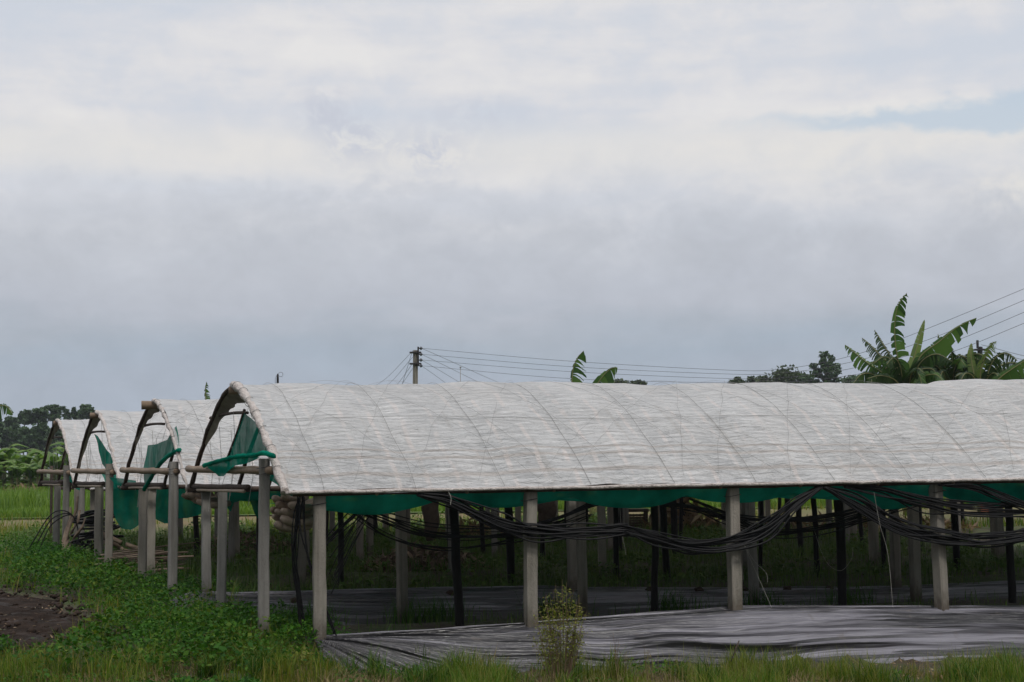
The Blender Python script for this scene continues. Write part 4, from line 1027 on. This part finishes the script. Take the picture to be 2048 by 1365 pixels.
banana('banana plant with pale upright spear leaf and folded torn leaf near the right edge', gpt(1962, 44.5), at(1962, 775, 44.5).z, [
    ([(1955, 775), (1946, 740), (1942, 710), (1943, 687)], 11, 11, 'banana_pale', dict(torn=.1, droop=.1, dy=.2)),
    ([(1960, 775), (1962, 740), (1972, 710), (1982, 690), (1993, 683)], 14, 18, 'banana_pale', dict(torn=.7, dy=-.5, droop=.9)),
    ([(1964, 778), (1978, 752), (1992, 748), (2004, 770)], 16, 18, 'banana_dark', dict(torn=.8, dy=-.8, droop=.8)),
    ([(1958, 778), (1945, 752), (1930, 748), (1918, 770)], 16, 18, 'banana_dark', dict(torn=.8, dy=-.8, droop=.8)),
], 44.5, extra=5, bpx=1962)
banana('banana plant at the right edge with one broad smooth leaf leaning right', gpt(1985, 43.2), at(1978, 780, 43.2).z, [
    ([(1976, 782), (1998, 758), (2022, 740), (2060, 716), (2090, 705)], 16, 24, 'banana', dict(torn=.1, dy=-.5, droop=.6)),
    ([(1978, 784), (1992, 762), (2015, 752), (2040, 752)], 14, 14, 'banana_pale', dict(torn=.2, dy=.6, droop=.6)),
], 43.2)
banana('lone torn banana leaf standing upright above the middle of the roof', gpt(1150, 43), at(1147, 800, 43).z, [
    ([(1147, 806), (1144, 770), (1146, 740), (1154, 718), (1167, 702)], 4, 31, 'banana', dict(torn=.85, dy=-.3, droop=.5)),
    ([(1146, 815), (1128, 790), (1110, 788), (1096, 810)], 18, 18, 'banana', dict(torn=.5, dy=-.8, droop=.8)),
], 43, .11)
banana('banana plant showing one broad bent leaf right of the lone torn leaf', gpt(1185, 43.5), at(1182, 805, 43.5).z, [
    ([(1183, 808), (1190, 778), (1205, 754), (1222, 738), (1235, 736)], 17, 20, 'banana', dict(torn=.08, dy=-.4, droop=.9)),
    ([(1186, 815), (1205, 792), (1225, 792), (1240, 815)], 16, 18, 'banana', dict(torn=.4, dy=-.8, droop=.8)),
], 43.5, .11)
banana('banana plant whose single leaf tip shows above the second tunnel roof', gpt(416, 46), at(415, 830, 46).z, [
    ([(415, 835), (412, 800), (411, 780), (413, 764)], 4, 12, 'banana', dict(torn=.8, dy=-.2, droop=.5)),
    ([(414, 838), (428, 812), (442, 806), (456, 822)], 12, 12, 'banana', dict(torn=.5, dy=-.5, droop=.8)),
], 46, .1)
banana('banana plant cut by the left edge with one drooping leaf before the far trees', gpt(-40, 52), at(-40, 850, 52).z, [
    ([(-38, 850), (-22, 822), (-2, 812), (14, 814), (26, 830)], 16, 16, 'banana', dict(torn=.5, dy=-.4, droop=.8)),
    ([(-42, 855), (-60, 830), (-85, 828)], 16, 16, 'banana', dict(torn=.5, dy=.4, droop=.8)),
], 52, .13)
# plantation behind the rice field
def proto_banana(seed):
    random.seed(seed)
    root = thing('banana_plant', Vector((0, 0, 0)), 'banana plant in the dense plantation behind the rice at the left edge', 'banana plant', 'banana plants in the far plantation')
    h = random.uniform(1.7, 2.3); mb = MB(); mb.tube([(0.02 * math.sin(i), 0, h * i / 6) for i in range(7)], [.14 - .008 * i for i in range(7)], 7); mb.build('pseudostem', M['pstem'], root)
    for i in range(13):
        a = i * 2.4 + random.uniform(-.3, .3); L = random.uniform(1.5, 2.5) * (1 if i < 9 else .8); e = random.uniform(.45, 1.42) if i < 9 else random.uniform(-.25, .4)
        d = Vector((math.cos(a), math.sin(a), 0)); b = Vector((0, 0, h - .1 if i < 9 else h * .55))
        pts = [b, b + d * (L * .3 * math.cos(e)) + Vector((0, 0, L * .42 * math.sin(e))), b + d * (L * .65 * math.cos(e * .8)) + Vector((0, 0, L * .62 * math.sin(e))), b + d * (L * .95 * math.cos(e * .5)) + Vector((0, 0, L * .5 * math.sin(e)))]
        banana_leaf(root, pts, .32, .32, M['banana_far'], .25, .45, 12, 0.0, Vector((0, 0, 1)))
    return root
def copy_tree(o, parent=None):
    c = o.copy(); COL.objects.link(c); c.parent = parent
    for ch in o.children: copy_tree(ch, c)
    return c
protos = [proto_banana(s_) for s_ in (1, 2, 3)]
random.seed(9); spots = []
for px in (-30, -8, 8, 22, 38, 52, 66, 76, 88, 104, 122, 140, 160, 182, 204, 226):
    for r_ in range(2): spots.append((px + random.uniform(-6, 6), 92 + r_ * 5 + random.uniform(-2, 2)))
for i, (px, Yd) in enumerate(spots):
    o = protos[i] if i < 3 else copy_tree(protos[i % 3])
    p = at(px, 960, Yd); o.location = (p.x, p.y, .25); o.rotation_euler = (0, 0, random.uniform(0, 6.28)); s_ = random.uniform(.72, 1.0); o.scale = (s_, s_, s_)

# ------------------------------------------------------------------ trees
def tree(label, px, ytop, wpx, Y, ybase_crown, n, leaf, material, nb=14, open_=.0, seed=0, name='broadleaf_tree', group='far trees', sq=1.0):
    rs = np.random.default_rng(seed); random.seed(seed); s_ = Y / FPX
    b = at(px, 950, Y); base = Vector((b.x, b.y, GZ(b.x, b.y) - .2)); zt = at(px, ytop, Y).z; zc = at(px, ybase_crown, Y).z; wr = wpx / 2 * s_
    root = thing(name, base, label, 'tree', group)
    blobs = []
    for i in range(nb):
        t = ((i + .5) / nb) ** .85; zz = zc + (zt - zc) * (.06 + .84 * t) * random.uniform(.9, 1.0)
        prof = (math.sin(math.pi * (.22 + .66 * t)) ** .6) * random.uniform(.55, 1.15)
        ang = i * 2.4 + random.uniform(-.5, .5); rr = wr * prof * random.uniform(.3, 1.0)
        br = wr * random.uniform(.16, .34) * (1 - open_ * .42)
        blobs.append((Vector((base.x + math.cos(ang) * rr, base.y + math.sin(ang) * rr, min(zz, zt - br * .55))), br))
    blobs.append((Vector((base.x + random.uniform(-.3, .3) * wr, base.y, zt - wr * .16)), wr * .2))
    mb = MB(); fork = Vector((base.x, base.y, zc + (zt - zc) * .12))
    mb.tube([base.lerp(fork, i / 4) + Vector((.1 * math.sin(i * 2), 0, 0)) for i in range(5)], [wr * .085 * (1.2 - .12 * i) for i in range(5)], 7)
    for (c, br) in blobs: mb.tube([fork, fork.lerp(c, .5) + Vector((0, 0, .06 * (c - fork).length)), c], [wr * .05, wr * .035, wr * .015], 5)
    mb.build('trunk', M['bark'], root)
    P, S = [], []
    per = n // len(blobs)
    for (c, br) in blobs:
        q = np.clip(rs.normal(size=(per, 3)), -1.9, 1.9) * br * np.array([.62, .62, .40 * sq])
        P.append(np.array(c) + q)
    P = np.concatenate(P); V, f = leafquads(P, leaf * rs.uniform(.6, 1.3, len(P)), .3, .7)
    np_obj('crown', V, f, material, root); return root
LT = [(-14, 830, 40, 0), (22, 834, 26, 0), (47, 824, 26, 0), (74, 818, 40, .3), (104, 810, 44, .5), (132, 820, 16, .2), (147, 816, 14, .2), (172, 811, 40, .1), (198, 824, 32, 0)]
LL = ['far tree cut by the left edge behind the banana leaf', 'small round far tree right of the drooping banana leaf', 'rounded far tree above the middle of the banana plantation',
      'far tree with open crown left of the tallest one', 'tallest far tree with open spreading crown above the farthest tunnel', 'slim far tree left of a slim twin over the fourth tunnel',
      'slim far tree right of its slim twin over the fourth tunnel', 'dense broad far tree beside the third tunnel ridge', 'far tree half hidden behind the third tunnel ridge']
for i, (px, yt, wd, op) in enumerate(LT):
    tree(LL[i], px, yt, wd * 1.3, 255 + (i % 3) * 12, yt + max(24, wd * .75), 2600 if wd > 20 else 1100, .27, M['treeleaf'], 16 if wd > 20 else 8, op, 200 + i, group='trees in the far left treeline')
for i in range(13):
    px = -30 + i * 20 + (i % 3) * 4
    tree('dark bushy tree in the lower row of the far left treeline', px, 842 + (i * 7) % 15, 52, 238 + (i % 4) * 6, 908, 2200, .34, M['treeleaf'], 16, 0, 240 + i, group='low trees in the far left treeline')
RT = [(1660, 704, 66, .8, 220, 'treeleaf', 'open crowned dark tree standing alone left of the tall banana plant', 1900, 16, 778), (1577, 737, 76, 0, 240, 'treeleaf_b', 'wide rounded bushy tree left of the open crowned tree', 2300, 12, 806),
      (1522, 752, 44, 0, 240, 'treeleaf_b', 'low bushy tree left of the wide rounded one', 1300, 9, 806), (1480, 755, 40, 0, 245, 'treeleaf_b', 'lowest leftmost bush of the trees above the right half of the roof', 1200, 9, 806),
      (1618, 748, 36, 0, 235, 'treeleaf', 'low tree between the wide rounded tree and the open crowned tree', 1200, 8, 806), (1712, 752, 44, 0, 235, 'treeleaf', 'small leafy tree beneath the torn leaves of the tall banana plant', 1200, 8, 806),
      (1245, 759, 44, 0, 250, 'treeleaf_b', 'low treetop just above the roof right of the bent banana leaf', 1200, 8, 806), (1278, 761, 34, 0, 252, 'treeleaf_b', 'smallest treetop just above the middle of the roof', 1000, 7, 806),
      (2032, 742, 60, 0, 150, 'treeleaf', 'dark tree behind the banana leaves at the right edge', 1300, 8, 806), (2002, 722, 22, .3, 160, 'treeleaf', 'small round tree behind the folded torn banana leaf', 1000, 7, 860)]
for i, (px, yt, wd, op, Yd, mt, lb, n_, nb, yb) in enumerate(RT):
    tree(lb, px, yt, wd * (1.1 if op > .5 else 1.65), Yd, yb, int(n_ * 1.7), .24 if op > .5 else .28, M[mt], nb * 2, op, 300 + i, group='trees beyond the roof on the right')

# ------------------------------------------------------------------ poles and wires
def line(mbm, pts, r, n=30): mbm.tube(catmull(pts, n), r, 4, cap=False)
YP = 65.0; s_ = YP / FPX
b = at(829, 1000, YP); base = Vector((b.x, b.y, .2)); top = at(831, 701, YP)
root = thing('utility_pole', base, 'concrete utility pole with side bracket and four insulators above the nearest roof', 'utility pole')
mb = MB(); mb.tube([base.lerp(top, i / 6) for i in range(7)], [.14 - .005 * i for i in range(7)], 4); mb.build('pole_shaft', M['concrete'], root, False)
mb = MB(); a_, c_ = at(836.5, 694, YP - .1), at(836.5, 733, YP - .1); mb.box((a_ + c_) / 2, (.035, .035, (a_ - c_).length / 2)); mb.build('bracket', M['metal'], root, False)
for py in (705.5, 728):
    mb = MB(); q = at(831, py, YP); mb.box(q, (.26, .17, .03)); mb.build('clamp', M['metal'], root, False)
for py in (697, 709, 720.5, 732):
    mb = MB(); q = at(841, py, YP - .1); mb.tube([q + Vector((-.12, 0, 0)), q + Vector((-.03, 0, 0)), q, q + Vector((.05, 0, 0)), q + Vector((.09, 0, 0))], [.02, .03, .085, .07, .03], 8); mb.build('insulator', M['porcelain'], root)
WL = ['topmost', 'second', 'third', 'lowest']
for i, (py, qs) in enumerate([(697, [(1130, 722), (1440, 740), (1560, 739), (1692, 715), (1821, 671), (2048, 578), (2300, 470)]),
                              (709, [(1130, 733), (1440, 748), (1570, 746), (1700, 725), (1850, 682), (2048, 601), (2300, 492)]),
                              (720.5, [(1130, 743), (1440, 757), (1580, 755), (1720, 734), (1880, 693), (2048, 625), (2300, 516)]),
                              (732, [(1130, 757), (1440, 766), (1580, 765), (1720, 748), (1880, 712), (2048, 647), (2300, 540)])]):
    pts = [at(843, py, YP - .1)] + [at(*q, YP - 24 * ((q[0] - 843) / 1457) ** 1.3) for q in qs]; c0 = pts[0]
    mb = MB(); mb.tube([p - c0 for p in catmull(pts, 60)], .0075, 4, cap=False); o = mb.build('power_line', M['wire']); o.location = c0
    tag(o, f'{WL[i]} of the four power lines running right from the pole over the roof', 'power line', 'power lines')
for i, (py, qx, qy) in enumerate([(697, 1140, 800), (709, 1090, 800), (720.5, 1030, 800), (732, 980, 800)]):
    a_ = at(843, py, YP - .1); c_ = at(qx, qy, 120); md = (a_ + c_) / 2 - Vector((0, 0, .5)); mb = MB(); mb.tube([p - a_ for p in catmull([a_, md, c_], 16)], .010, 4, cap=False)
    o = mb.build('power_line', M['wire']); o.location = a_; tag(o, f'{WL[i]} of the four wires sloping down right behind the roof from the pole', 'power line', 'power lines')
for i, (py, qx, qy) in enumerate([(703, 735, 780), (715, 752, 784), (728, 772, 784), (738, 780, 786), (702, 798, 790)]):
    a_ = at(825, py, YP - .1); c_ = at(qx, qy, 100 if i < 4 else 66); mb = MB(); mb.tube([p - a_ for p in catmull([a_, (a_ + c_) / 2 - Vector((0, 0, .25 if i < 4 else 0)), c_], 12)], .010, 4, cap=False)
    o = mb.build('power_line', M['wire']); o.location = a_
    tag(o, ['topmost', 'second', 'third', 'lowest'][i] + ' of the wires fanning down left from the pole' if i < 4 else 'steep stay wire beside the utility pole shaft', 'power line', 'power lines')
# second pole behind the bananas
YQ = 72; b = at(1959, 1000, YQ); base = Vector((b.x, b.y, .2)); top = at(1960, 694, YQ)
root = thing('utility_pole', base, 'dark utility pole half hidden behind the banana leaves at the right', 'utility pole')
mb = MB(); mb.tube([base.lerp(top, i / 6) for i in range(7)], .13, 4); mb.build('pole_shaft', M['metal'], root, False)
mb = MB(); mb.box(at(1955, 689, YQ - .1), (.05, .05, .2)); mb.build('bracket', M['metal'], root, False)
mb = MB(); mb.box(at(1959, 700, YQ), (.28, .17, .04)); mb.build('clamp', M['metal'], root, False)
for i, (py, qy) in enumerate([(690, 712), (697, 722), (704, 733)]):
    a_ = at(1963, py, YQ); c_ = at(2150, qy + 12, 90); mb = MB(); mb.tube([p - a_ for p in catmull([a_, (a_ + c_) / 2 - Vector((0, 0, .2)), c_], 12)], .013, 4, cap=False); o = mb.build('power_line', M['wire']); o.location = a_
    tag(o, ['topmost', 'middle', 'lowest'][i] + ' of three wires sloping right from the pole behind the bananas', 'power line', 'power lines')
YT = 41; b = at(556, 1000, YT); base = Vector((b.x, b.y, .2)); top = at(555.5, 748, YT)
root = thing('wire_post', base, 'thin dark post with a wire coil at its top above the nearest roof', 'post')
mb = MB(); mb.tube([base, base.lerp(top, .5), top - Vector((0, 0, .12)), top], [.04, .036, .034, .018], 7); mb.build('shaft', M['wood_black'], root)
mb = MB(); ctr = top + Vector((.08, 0, -.02)); mb.tube([ctr + Vector((.065 * math.cos(a), .02, .065 * math.sin(a))) for a in np.linspace(0, 6.28, 18)], .006, 4); mb.build('coil', M['wire'], root)
mb = MB(); mb.tube(catmull([top, top + Vector((-.07, 0, -.14)), top + Vector((-.06, 0, -.35))], 10), .006, 4); mb.build('wire', M['wire'], root)
YT = 60; b = at(919, 1000, YT); base = Vector((b.x, b.y, .2)); top = at(921, 735, YT)
root = thing('antenna_rod', base, 'thin pale rod with a small knob just right of the utility pole', 'rod')
mb = MB(); mb.tube([base, top], .014, 5); mb.build('rod', M['rope'], root)
mb = MB(); mb.tube([top - Vector((0, 0, .03)), top, top + Vector((0, 0, .03))], [.03, .05, .02], 6); mb.build('knob', M['rope'], root)

# ------------------------------------------------------------------ weeds and grass
def noise2(x, y, f, z=0.0): return np.array([nz(a * f, b_ * f, z) for a, b_ in zip(x, y)])
# broadleaf weeds along the tunnel ends
n = 150000
y = 13.6 + (31 - 13.6) * rng.random(n) ** 1.25; u = rng.uniform(-6.0, .6, n)
x = O.x + U.x * u + (y - O.y - U.y * u) / W.y * W.x; x = np.where(y < 16.4, rng.uniform(-6.6, -1.9, n), x)
te = track_edge(y) + .25 * np.sin(y * 2.1)
uu, vv = UV(x, y)
nn = noise2(x, y, .7); n3 = noise2(x, y, 2.2, 5)
dens = np.where(y < 16.5, sstep(-.25, .3, nn + .5 * n3), sstep(0, .9, x - te + nn * .7)) * sstep(.75, -.15, uu) * (.55 + .6 * sstep(-.3, .2, nn + n3 * .5))
dens *= np.where(y < 15.3, .35 + .5 * sstep(0, .3, nn), 1)
dens = np.where((vv > -.8) & (vv < .2) & (uu > -.05), 0, dens)
keep = rng.random(n) < dens
x, y, nn, n3, dens = x[keep], y[keep], nn[keep], n3[keep], dens[keep]
top = (.13 + .22 * sstep(-.35, .45, nn + .4 * n3)) * np.minimum(1, dens * 1.6) * np.where(y < 15.5, .6, 1) * np.where(y > 20, 1.25, 1)
top = top * (.75 + .6 * noise2(x, y, 5.0, 41)); z = gz(x, y) + np.maximum(.01, top) * rng.random(len(x)) ** .45
V, f4 = leafquads(np.stack([x, y, z], 1), rng.uniform(.012, .034, len(x)), .5, .6)
tag(np_obj('broadleaf_weeds', V, f4, M['weeds']), 'low broadleaf green weeds covering the bank beside the tunnel ends', 'weeds', None, 'stuff')
# larger leaved weeds and grass mixed into the bank
n = 9000
k_ = rng.integers(0, 60, n); gx_ = rng.uniform(-5.6, -2.2, 60); gy_ = 14.2 + rng.random(60) ** 1.2 * 11; gx_ = gx_ - np.maximum(0, gy_ - 16.5) * .33
x = gx_[k_] + rng.normal(0, .22, n); y = gy_[k_] + rng.normal(0, .25, n); uu, vv = UV(x, y)
ok = (uu < -.25) & (x > track_edge(y) + .2); x, y = x[ok], y[ok]
V, f4 = leafquads(np.stack([x, y, gz(x, y) + .06 + rng.random(len(x)) ** .5 * .30], 1), rng.uniform(.020, .042, len(x)), .6, .7)
tag(np_obj('large_leaved_weeds', V, f4, M['weeds_b']), 'clumps of larger pale green leaves among the low weeds', 'weeds', None, 'stuff')
n = 22000
y = 13.8 + rng.random(n) ** 1.3 * 14; u = rng.uniform(-5, .2, n); x = O.x + U.x * u + (y - O.y - U.y * u) / W.y * W.x; nn = noise2(x, y, .9, 33)
ok = (rng.random(n) < sstep(-.05, .35, nn)) & (x > track_edge(y)); ok &= ~((UV(x, y)[1] > -.8) & (UV(x, y)[1] < .3) & (UV(x, y)[0] > -.1)); x, y = x[ok], y[ok]
V, f4, f3 = blades(np.stack([x, y, gz(x, y)], 1), rng.uniform(.14, .42, len(x)), rng.uniform(.005, .011, len(x)), .8)
tag(np_obj('bank_grass', V, f4, M['grass'], None, f3), 'grass blades rising through the weeds on the left bank', 'grass', None, 'stuff')
# foreground grass
n = 90000
y = rng.uniform(13.5, 16.3, n); x = rng.uniform(-6.4, 7.2, n); uu, vv = UV(x, y)
nn = noise2(x, y, 1.1, 2); n3 = noise2(x, y, 3.5, 8)
ok = ((vv < -FW[0] + .10 + .10 * n3) | (uu < -.15)) & (x > track_edge(y) - .6) & (rng.random(n) < .16 + .84 * sstep(-.2, .35, nn + .7 * n3)) & ~((uu < -.2) & (rng.random(n) < .45))
x, y, nn, n3 = x[ok], y[ok], nn[ok], n3[ok]
hh = (.03 + .30 * sstep(-.15, .75, nn + .9 * n3)) * rng.uniform(.35, 1.3, len(x))
V, f4, f3 = blades(np.stack([x, y, gz(x, y) - .02], 1), hh, rng.uniform(.004, .009, len(x)), .7)
tag(np_obj('front_grass', V, f4, M['grass'], None, f3), 'short green grass along the bottom edge in front of the silver sheet', 'grass', None, 'stuff')
n = 34000
y = rng.uniform(13.9, 16.0, n); x = rng.uniform(-6.4, 7.2, n); uu, vv = UV(x, y); nn = noise2(x, y, .9, 12)
ok = ((vv < -FW[0] - .1) | (uu < -.3)) & (rng.random(n) < sstep(-.2, .3, nn) * np.where(y < 15.1, 1, .4))
x, y = x[ok], y[ok]
V, f4, f3 = blades(np.stack([x, y, gz(x, y) - .01], 1), rng.uniform(.04, .20, len(x)), rng.uniform(.004, .008, len(x)), 1.5)
tag(np_obj('dry_grass', V, f4, M['drygrass'], None, f3), 'flattened straw coloured dead grass among the bottom edge grass', 'dry grass', None, 'stuff')
# arching tussocks along the front edge
nt = 75; n = nt * 70; k_ = np.repeat(np.arange(nt), 70)
tx = rng.uniform(-5.5, 7.2, nt); ty = rng.uniform(14.6, 15.75, nt); tu, tv = UV(tx, ty); ty = np.where(tv > -FW[0] - .12, ty - (tv + FW[0] + .12) * .95, ty)
sz = rng.uniform(.6, 1.35, nt) * np.where(tx > 4.8, 1.25, 1); x = tx[k_] + rng.normal(0, .05, n) * sz[k_]; y = ty[k_] + rng.normal(0, .05, n) * sz[k_]
V, f4, f3 = blades(np.stack([x, y, gz(x, y) - .02], 1), rng.uniform(.12, .34, n) * sz[k_], rng.uniform(.006, .013, n), 1.25)
tag(np_obj('tussock_grass', V, f4, M['tussock'], None, f3), 'darker arching grass tussocks along the bottom edge', 'grass', None, 'stuff')
# low herbs and litter among the front grass
n = 16000
y = rng.uniform(13.6, 16.4, n); x = rng.uniform(-6.5, 7.2, n); uu, vv = UV(x, y); nn = noise2(x, y, 1.0, 22)
ok = ((vv < -FW[0] + .02) | (uu < -.2)) & (rng.random(n) < sstep(.08, .3, nn)); x, y = x[ok], y[ok]
V, f4 = leafquads(np.stack([x, y, gz(x, y) + rng.random(len(x)) ** .6 * .13], 1), rng.uniform(.014, .032, len(x)), .8, .55)
tag(np_obj('front_herbs', V, f4, M['weeds'], None), 'small leafy herbs among the grass along the bottom edge', 'weeds', None, 'stuff')
n = 7000
y = 13.6 + rng.random(n) ** 1.5 * 9; x = rng.uniform(-9, 6.5, n); uu, vv = UV(x, y)
ok = ((vv < -FW[0]) | (uu < -.3)); x, y = x[ok], y[ok]
V, f4 = leafquads(np.stack([x, y, gz(x, y) + .018 + rng.random(len(x)) * .01], 1), rng.uniform(.012, .035, len(x)), 1.5, .35)
tag(np_obj('leaf_litter', V, f4, M['deadleaf'], None), 'dry leaf litter scattered on the bare soil at the left and front', 'litter', None, 'stuff')
# clods on the muddy track
cv, cf = [], []
n = 1500; cy = 16.4 + rng.random(n) * 13; cx = track_edge(cy) + .5 - rng.random(n) ** 1.3 * 4.5; cs = .012 + .05 * rng.random(n) ** 3; cz = gz(cx, cy)
oct_ = np.array([(1, 0, 0), (-1, 0, 0), (0, 1, 0), (0, -1, 0), (0, 0, .7), (0, 0, -.7), (.6, .6, .4), (-.6, .6, .35), (.6, -.6, .4), (-.6, -.6, .35)])
of = [(4, 0, 6), (4, 6, 2), (4, 2, 7), (4, 7, 1), (4, 1, 9), (4, 9, 3), (4, 3, 8), (4, 8, 0), (0, 5, 6), (6, 5, 2), (2, 5, 7), (7, 5, 1), (1, 5, 9), (9, 5, 3), (3, 5, 8), (8, 5, 0)]
for i in range(n):
    q = oct_ * cs[i] * rng.uniform(.6, 1.4, (10, 1)) + np.array([cx[i], cy[i], cz[i] + .02 + cs[i] * .3]); cv.append(q); cf += [tuple(k_ + 10 * i for k_ in f_) for f_ in of]
tag(np_obj('mud_clods', np.concatenate(cv), np.zeros((0, 4)), M['soil'], None, cf), 'broken brown clods of mud on the track at the left', 'mud clods', None, 'stuff')
# tall seed grass in front of the sheet
n = 900
x = np.concatenate([rng.normal(at(px, 1300, 14.9).x, .35, n // 5) for px in (1180, 1400, 1500, 1690, 1980)]); y = rng.uniform(15.0, 15.7, len(x)) + .25 * (x - 1) * .3
uu, vv = UV(x, y); y = np.where(vv > -.45, y - (vv + .45) * .9 - .05, y)
V, f4, f3 = blades(np.stack([x, y, gz(x, y) - .02], 1), rng.uniform(.2, .45, len(x)), rng.uniform(.003, .005, len(x)), .55)
tag(np_obj('seed_grass', V, f4, M['yellowweed'], None, f3), 'thin tall seeding grass stalks standing before the silver sheet', 'tall grass', None, 'stuff')
# shaded growth under the tunnels
n = 60000
v = rng.uniform(.6, 24, n); u = rng.uniform(-.3, 16, n); x = O.x + U.x * u + W.x * v; y = O.y + U.y * u + W.y * v
nn = noise2(x, y, .8, 4); p = v % PER
first = v < PER
onfilm = (p > PER - 1.15) & (v < PER * 1.02) | (v < .3)
dens = np.where(first, .10 + .5 * sstep(.15, .45, nn) * (p > 1.9), .35 + .65 * sstep(-.3, .3, nn))
ok = (~onfilm) & (rng.random(n) < dens)
x, y, v, nn, first = x[ok], y[ok], v[ok], nn[ok], first[ok]
V, f4, f3 = blades(np.stack([x, y, gz(x, y) - .02], 1), rng.uniform(.08, .30, len(x)) * np.where(first, .8, 1.25), rng.uniform(.006, .014, len(x)), .7)
tag(np_obj('shaded_grass', V, f4, M['shadeweeds'], None, f3), 'dark grass and weeds growing in the shade under the tunnels', 'weeds', None, 'stuff')
n = 45000
v = rng.uniform(PER + .3, 25, n); u = rng.uniform(-.3, 17, n); x = O.x + U.x * u + W.x * v; y = O.y + U.y * u + W.y * v
nn = noise2(x, y, .6, 14); ok = rng.random(n) < sstep(-.2, .3, nn); x, y, nn = x[ok], y[ok], nn[ok]
V, f4 = leafquads(np.stack([x, y, gz(x, y) + rng.random(len(x)) ** .6 * (.15 + .3 * sstep(0, .5, nn))], 1), rng.uniform(.025, .06, len(x)), .6, .55)
tag(np_obj('shaded_weeds', V, f4, M['shadeweeds']), 'leafy weeds filling the ground beneath the rear tunnels', 'weeds', None, 'stuff')
# brighter open ground between the last tunnel and the field
n = 40000
y = rng.uniform(34, 53, n); x = rng.uniform(-1, 1, n) * (y * .36 + 1.5); nn = noise2(x, y, .25, 6)
ok = rng.random(n) < .7 * sstep(.0, .4, nn); x, y = x[ok], y[ok]
V, f4, f3 = blades(np.stack([x, y, gz(x, y) - .02], 1), rng.uniform(.08, .35, len(x)), rng.uniform(.015, .03, len(x)), .8)
tag(np_obj('open_grass', V, f4, M['grass'], None, f3), 'patchy grass on the open brown ground before the rice field', 'grass', None, 'stuff')
# tufts on the shaded mulch sheet
n = 1500; u = rng.choice([.4, .75, 1.0, 2.3, 2.6, 5.9, 4.2, 7.2, 8.6], n) + rng.normal(0, .2, n); v = PER - 1.12 + rng.normal(0, .12, n); x = O.x + U.x * u + W.x * v; y = O.y + U.y * u + W.y * v
V, f4, f3 = blades(np.stack([x, y, gz(x, y) + .02], 1), rng.uniform(.12, .38, n), rng.uniform(.006, .012, n), 1.1)
tag(np_obj('grass_tufts', V, f4, M['weeds'], None, f3), 'arching grass tufts at the foot of the shaded grey sheet', 'grass', None, 'stuff')

# single weed plants standing before the silver sheet
def weed(label, px, ybase, Y, ytop, spreadpx, nst, nleaf, seed, leafsize=.016, mt='yellowweed'):
    random.seed(seed); rs = np.random.default_rng(seed); b = at(px, ybase, Y); base = Vector((b.x, b.y, GZ(b.x, b.y) - .02)); zt = at(px, ytop, Y).z; sp_ = spreadpx * Y / FPX
    root = thing('weed_plant', base, label, 'weed', 'single weeds before the silver sheet')
    mb = MB(); P = []
    for i in range(nst):
        q = random.uniform(-1, 1); top_ = Vector((base.x + q * sp_, base.y + random.uniform(-.12, .12), base.z + (zt - base.z) * random.uniform(.5, 1) * (1 - .25 * abs(q))))
        st = Vector((base.x + q * sp_ * .35, base.y + random.uniform(-.05, .05), base.z))
        pts = catmull([st, st.lerp(top_, .5) + Vector((random.uniform(-.03, .03), 0, .03)), top_], 12)
        mb.tube(pts, [.0042 * (1 - .06 * j) for j in range(13)], 4)
        for j in range(int(nleaf / nst)):
            t = random.uniform(.42, 1); p = pts[int(t * 12)]
            off = Vector((random.gauss(0, .035), random.gauss(0, .035), random.gauss(0, .03)))
            P.append(tuple(p + off))
            if random.random() < .12: mb.tube([p, p + off], .0018, 3, cap=False)
    mb.build('stems', M['weedstem'], root)
    if P:
        V, f = leafquads(np.array(P), rs.uniform(.4, 1.2, len(P)) * leafsize, .2, .4); np_obj('leaves', V, f, M[mt], root)
weed('bushy yellow green weed with brown stems standing before the silver sheet', 1122, 1345, 15.2, 1150, 56, 46, 2300, 1, .018)
weed('thin dry brown stalk standing right of the bushy yellow weed', 1238, 1340, 15.3, 1225, 14, 5, 40, 2, .012, 'drygrass')
weed('small leafy weed at the left tip of the silver sheet', 606, 1345, 15.2, 1290, 26, 9, 300, 3, .028, 'yellowweed')
weed('sparse dry stalk left of the small stick before the silver sheet', 1300, 1335, 15.3, 1262, 12, 4, 30, 4, .012, 'drygrass')
a_, c_ = at(1461, 1325, 15.8), at(1478, 1282, 15.85); mb = MB(); mb.tube([(a_ - a_), (c_ - a_) * .5, (c_ - a_)], .007, 5); o = mb.build('stick', M['wood_dark']); o.location = a_
tag(o, 'short dark stick poking out of the grass before the silver sheet', 'stick')

# ------------------------------------------------------------------ thin humid air
hz = D.materials.new('humid_air'); hz.use_nodes = True; t = NT(hz.node_tree); t.n.remove(t.n['Principled BSDF'])
pv = t.new('ShaderNodeVolumePrincipled'); pv.inputs['Color'].default_value = (.80, .86, .95, 1); pv.inputs['Density'].default_value = .00024
t.l.new(pv.outputs[0], t.n['Material Output'].inputs['Volume'])
mb = MB(); mb.box((0, 180, 14), (260, 215, 16)); o = mb.build('haze', hz, None, False); tag(o, kind='stuff')
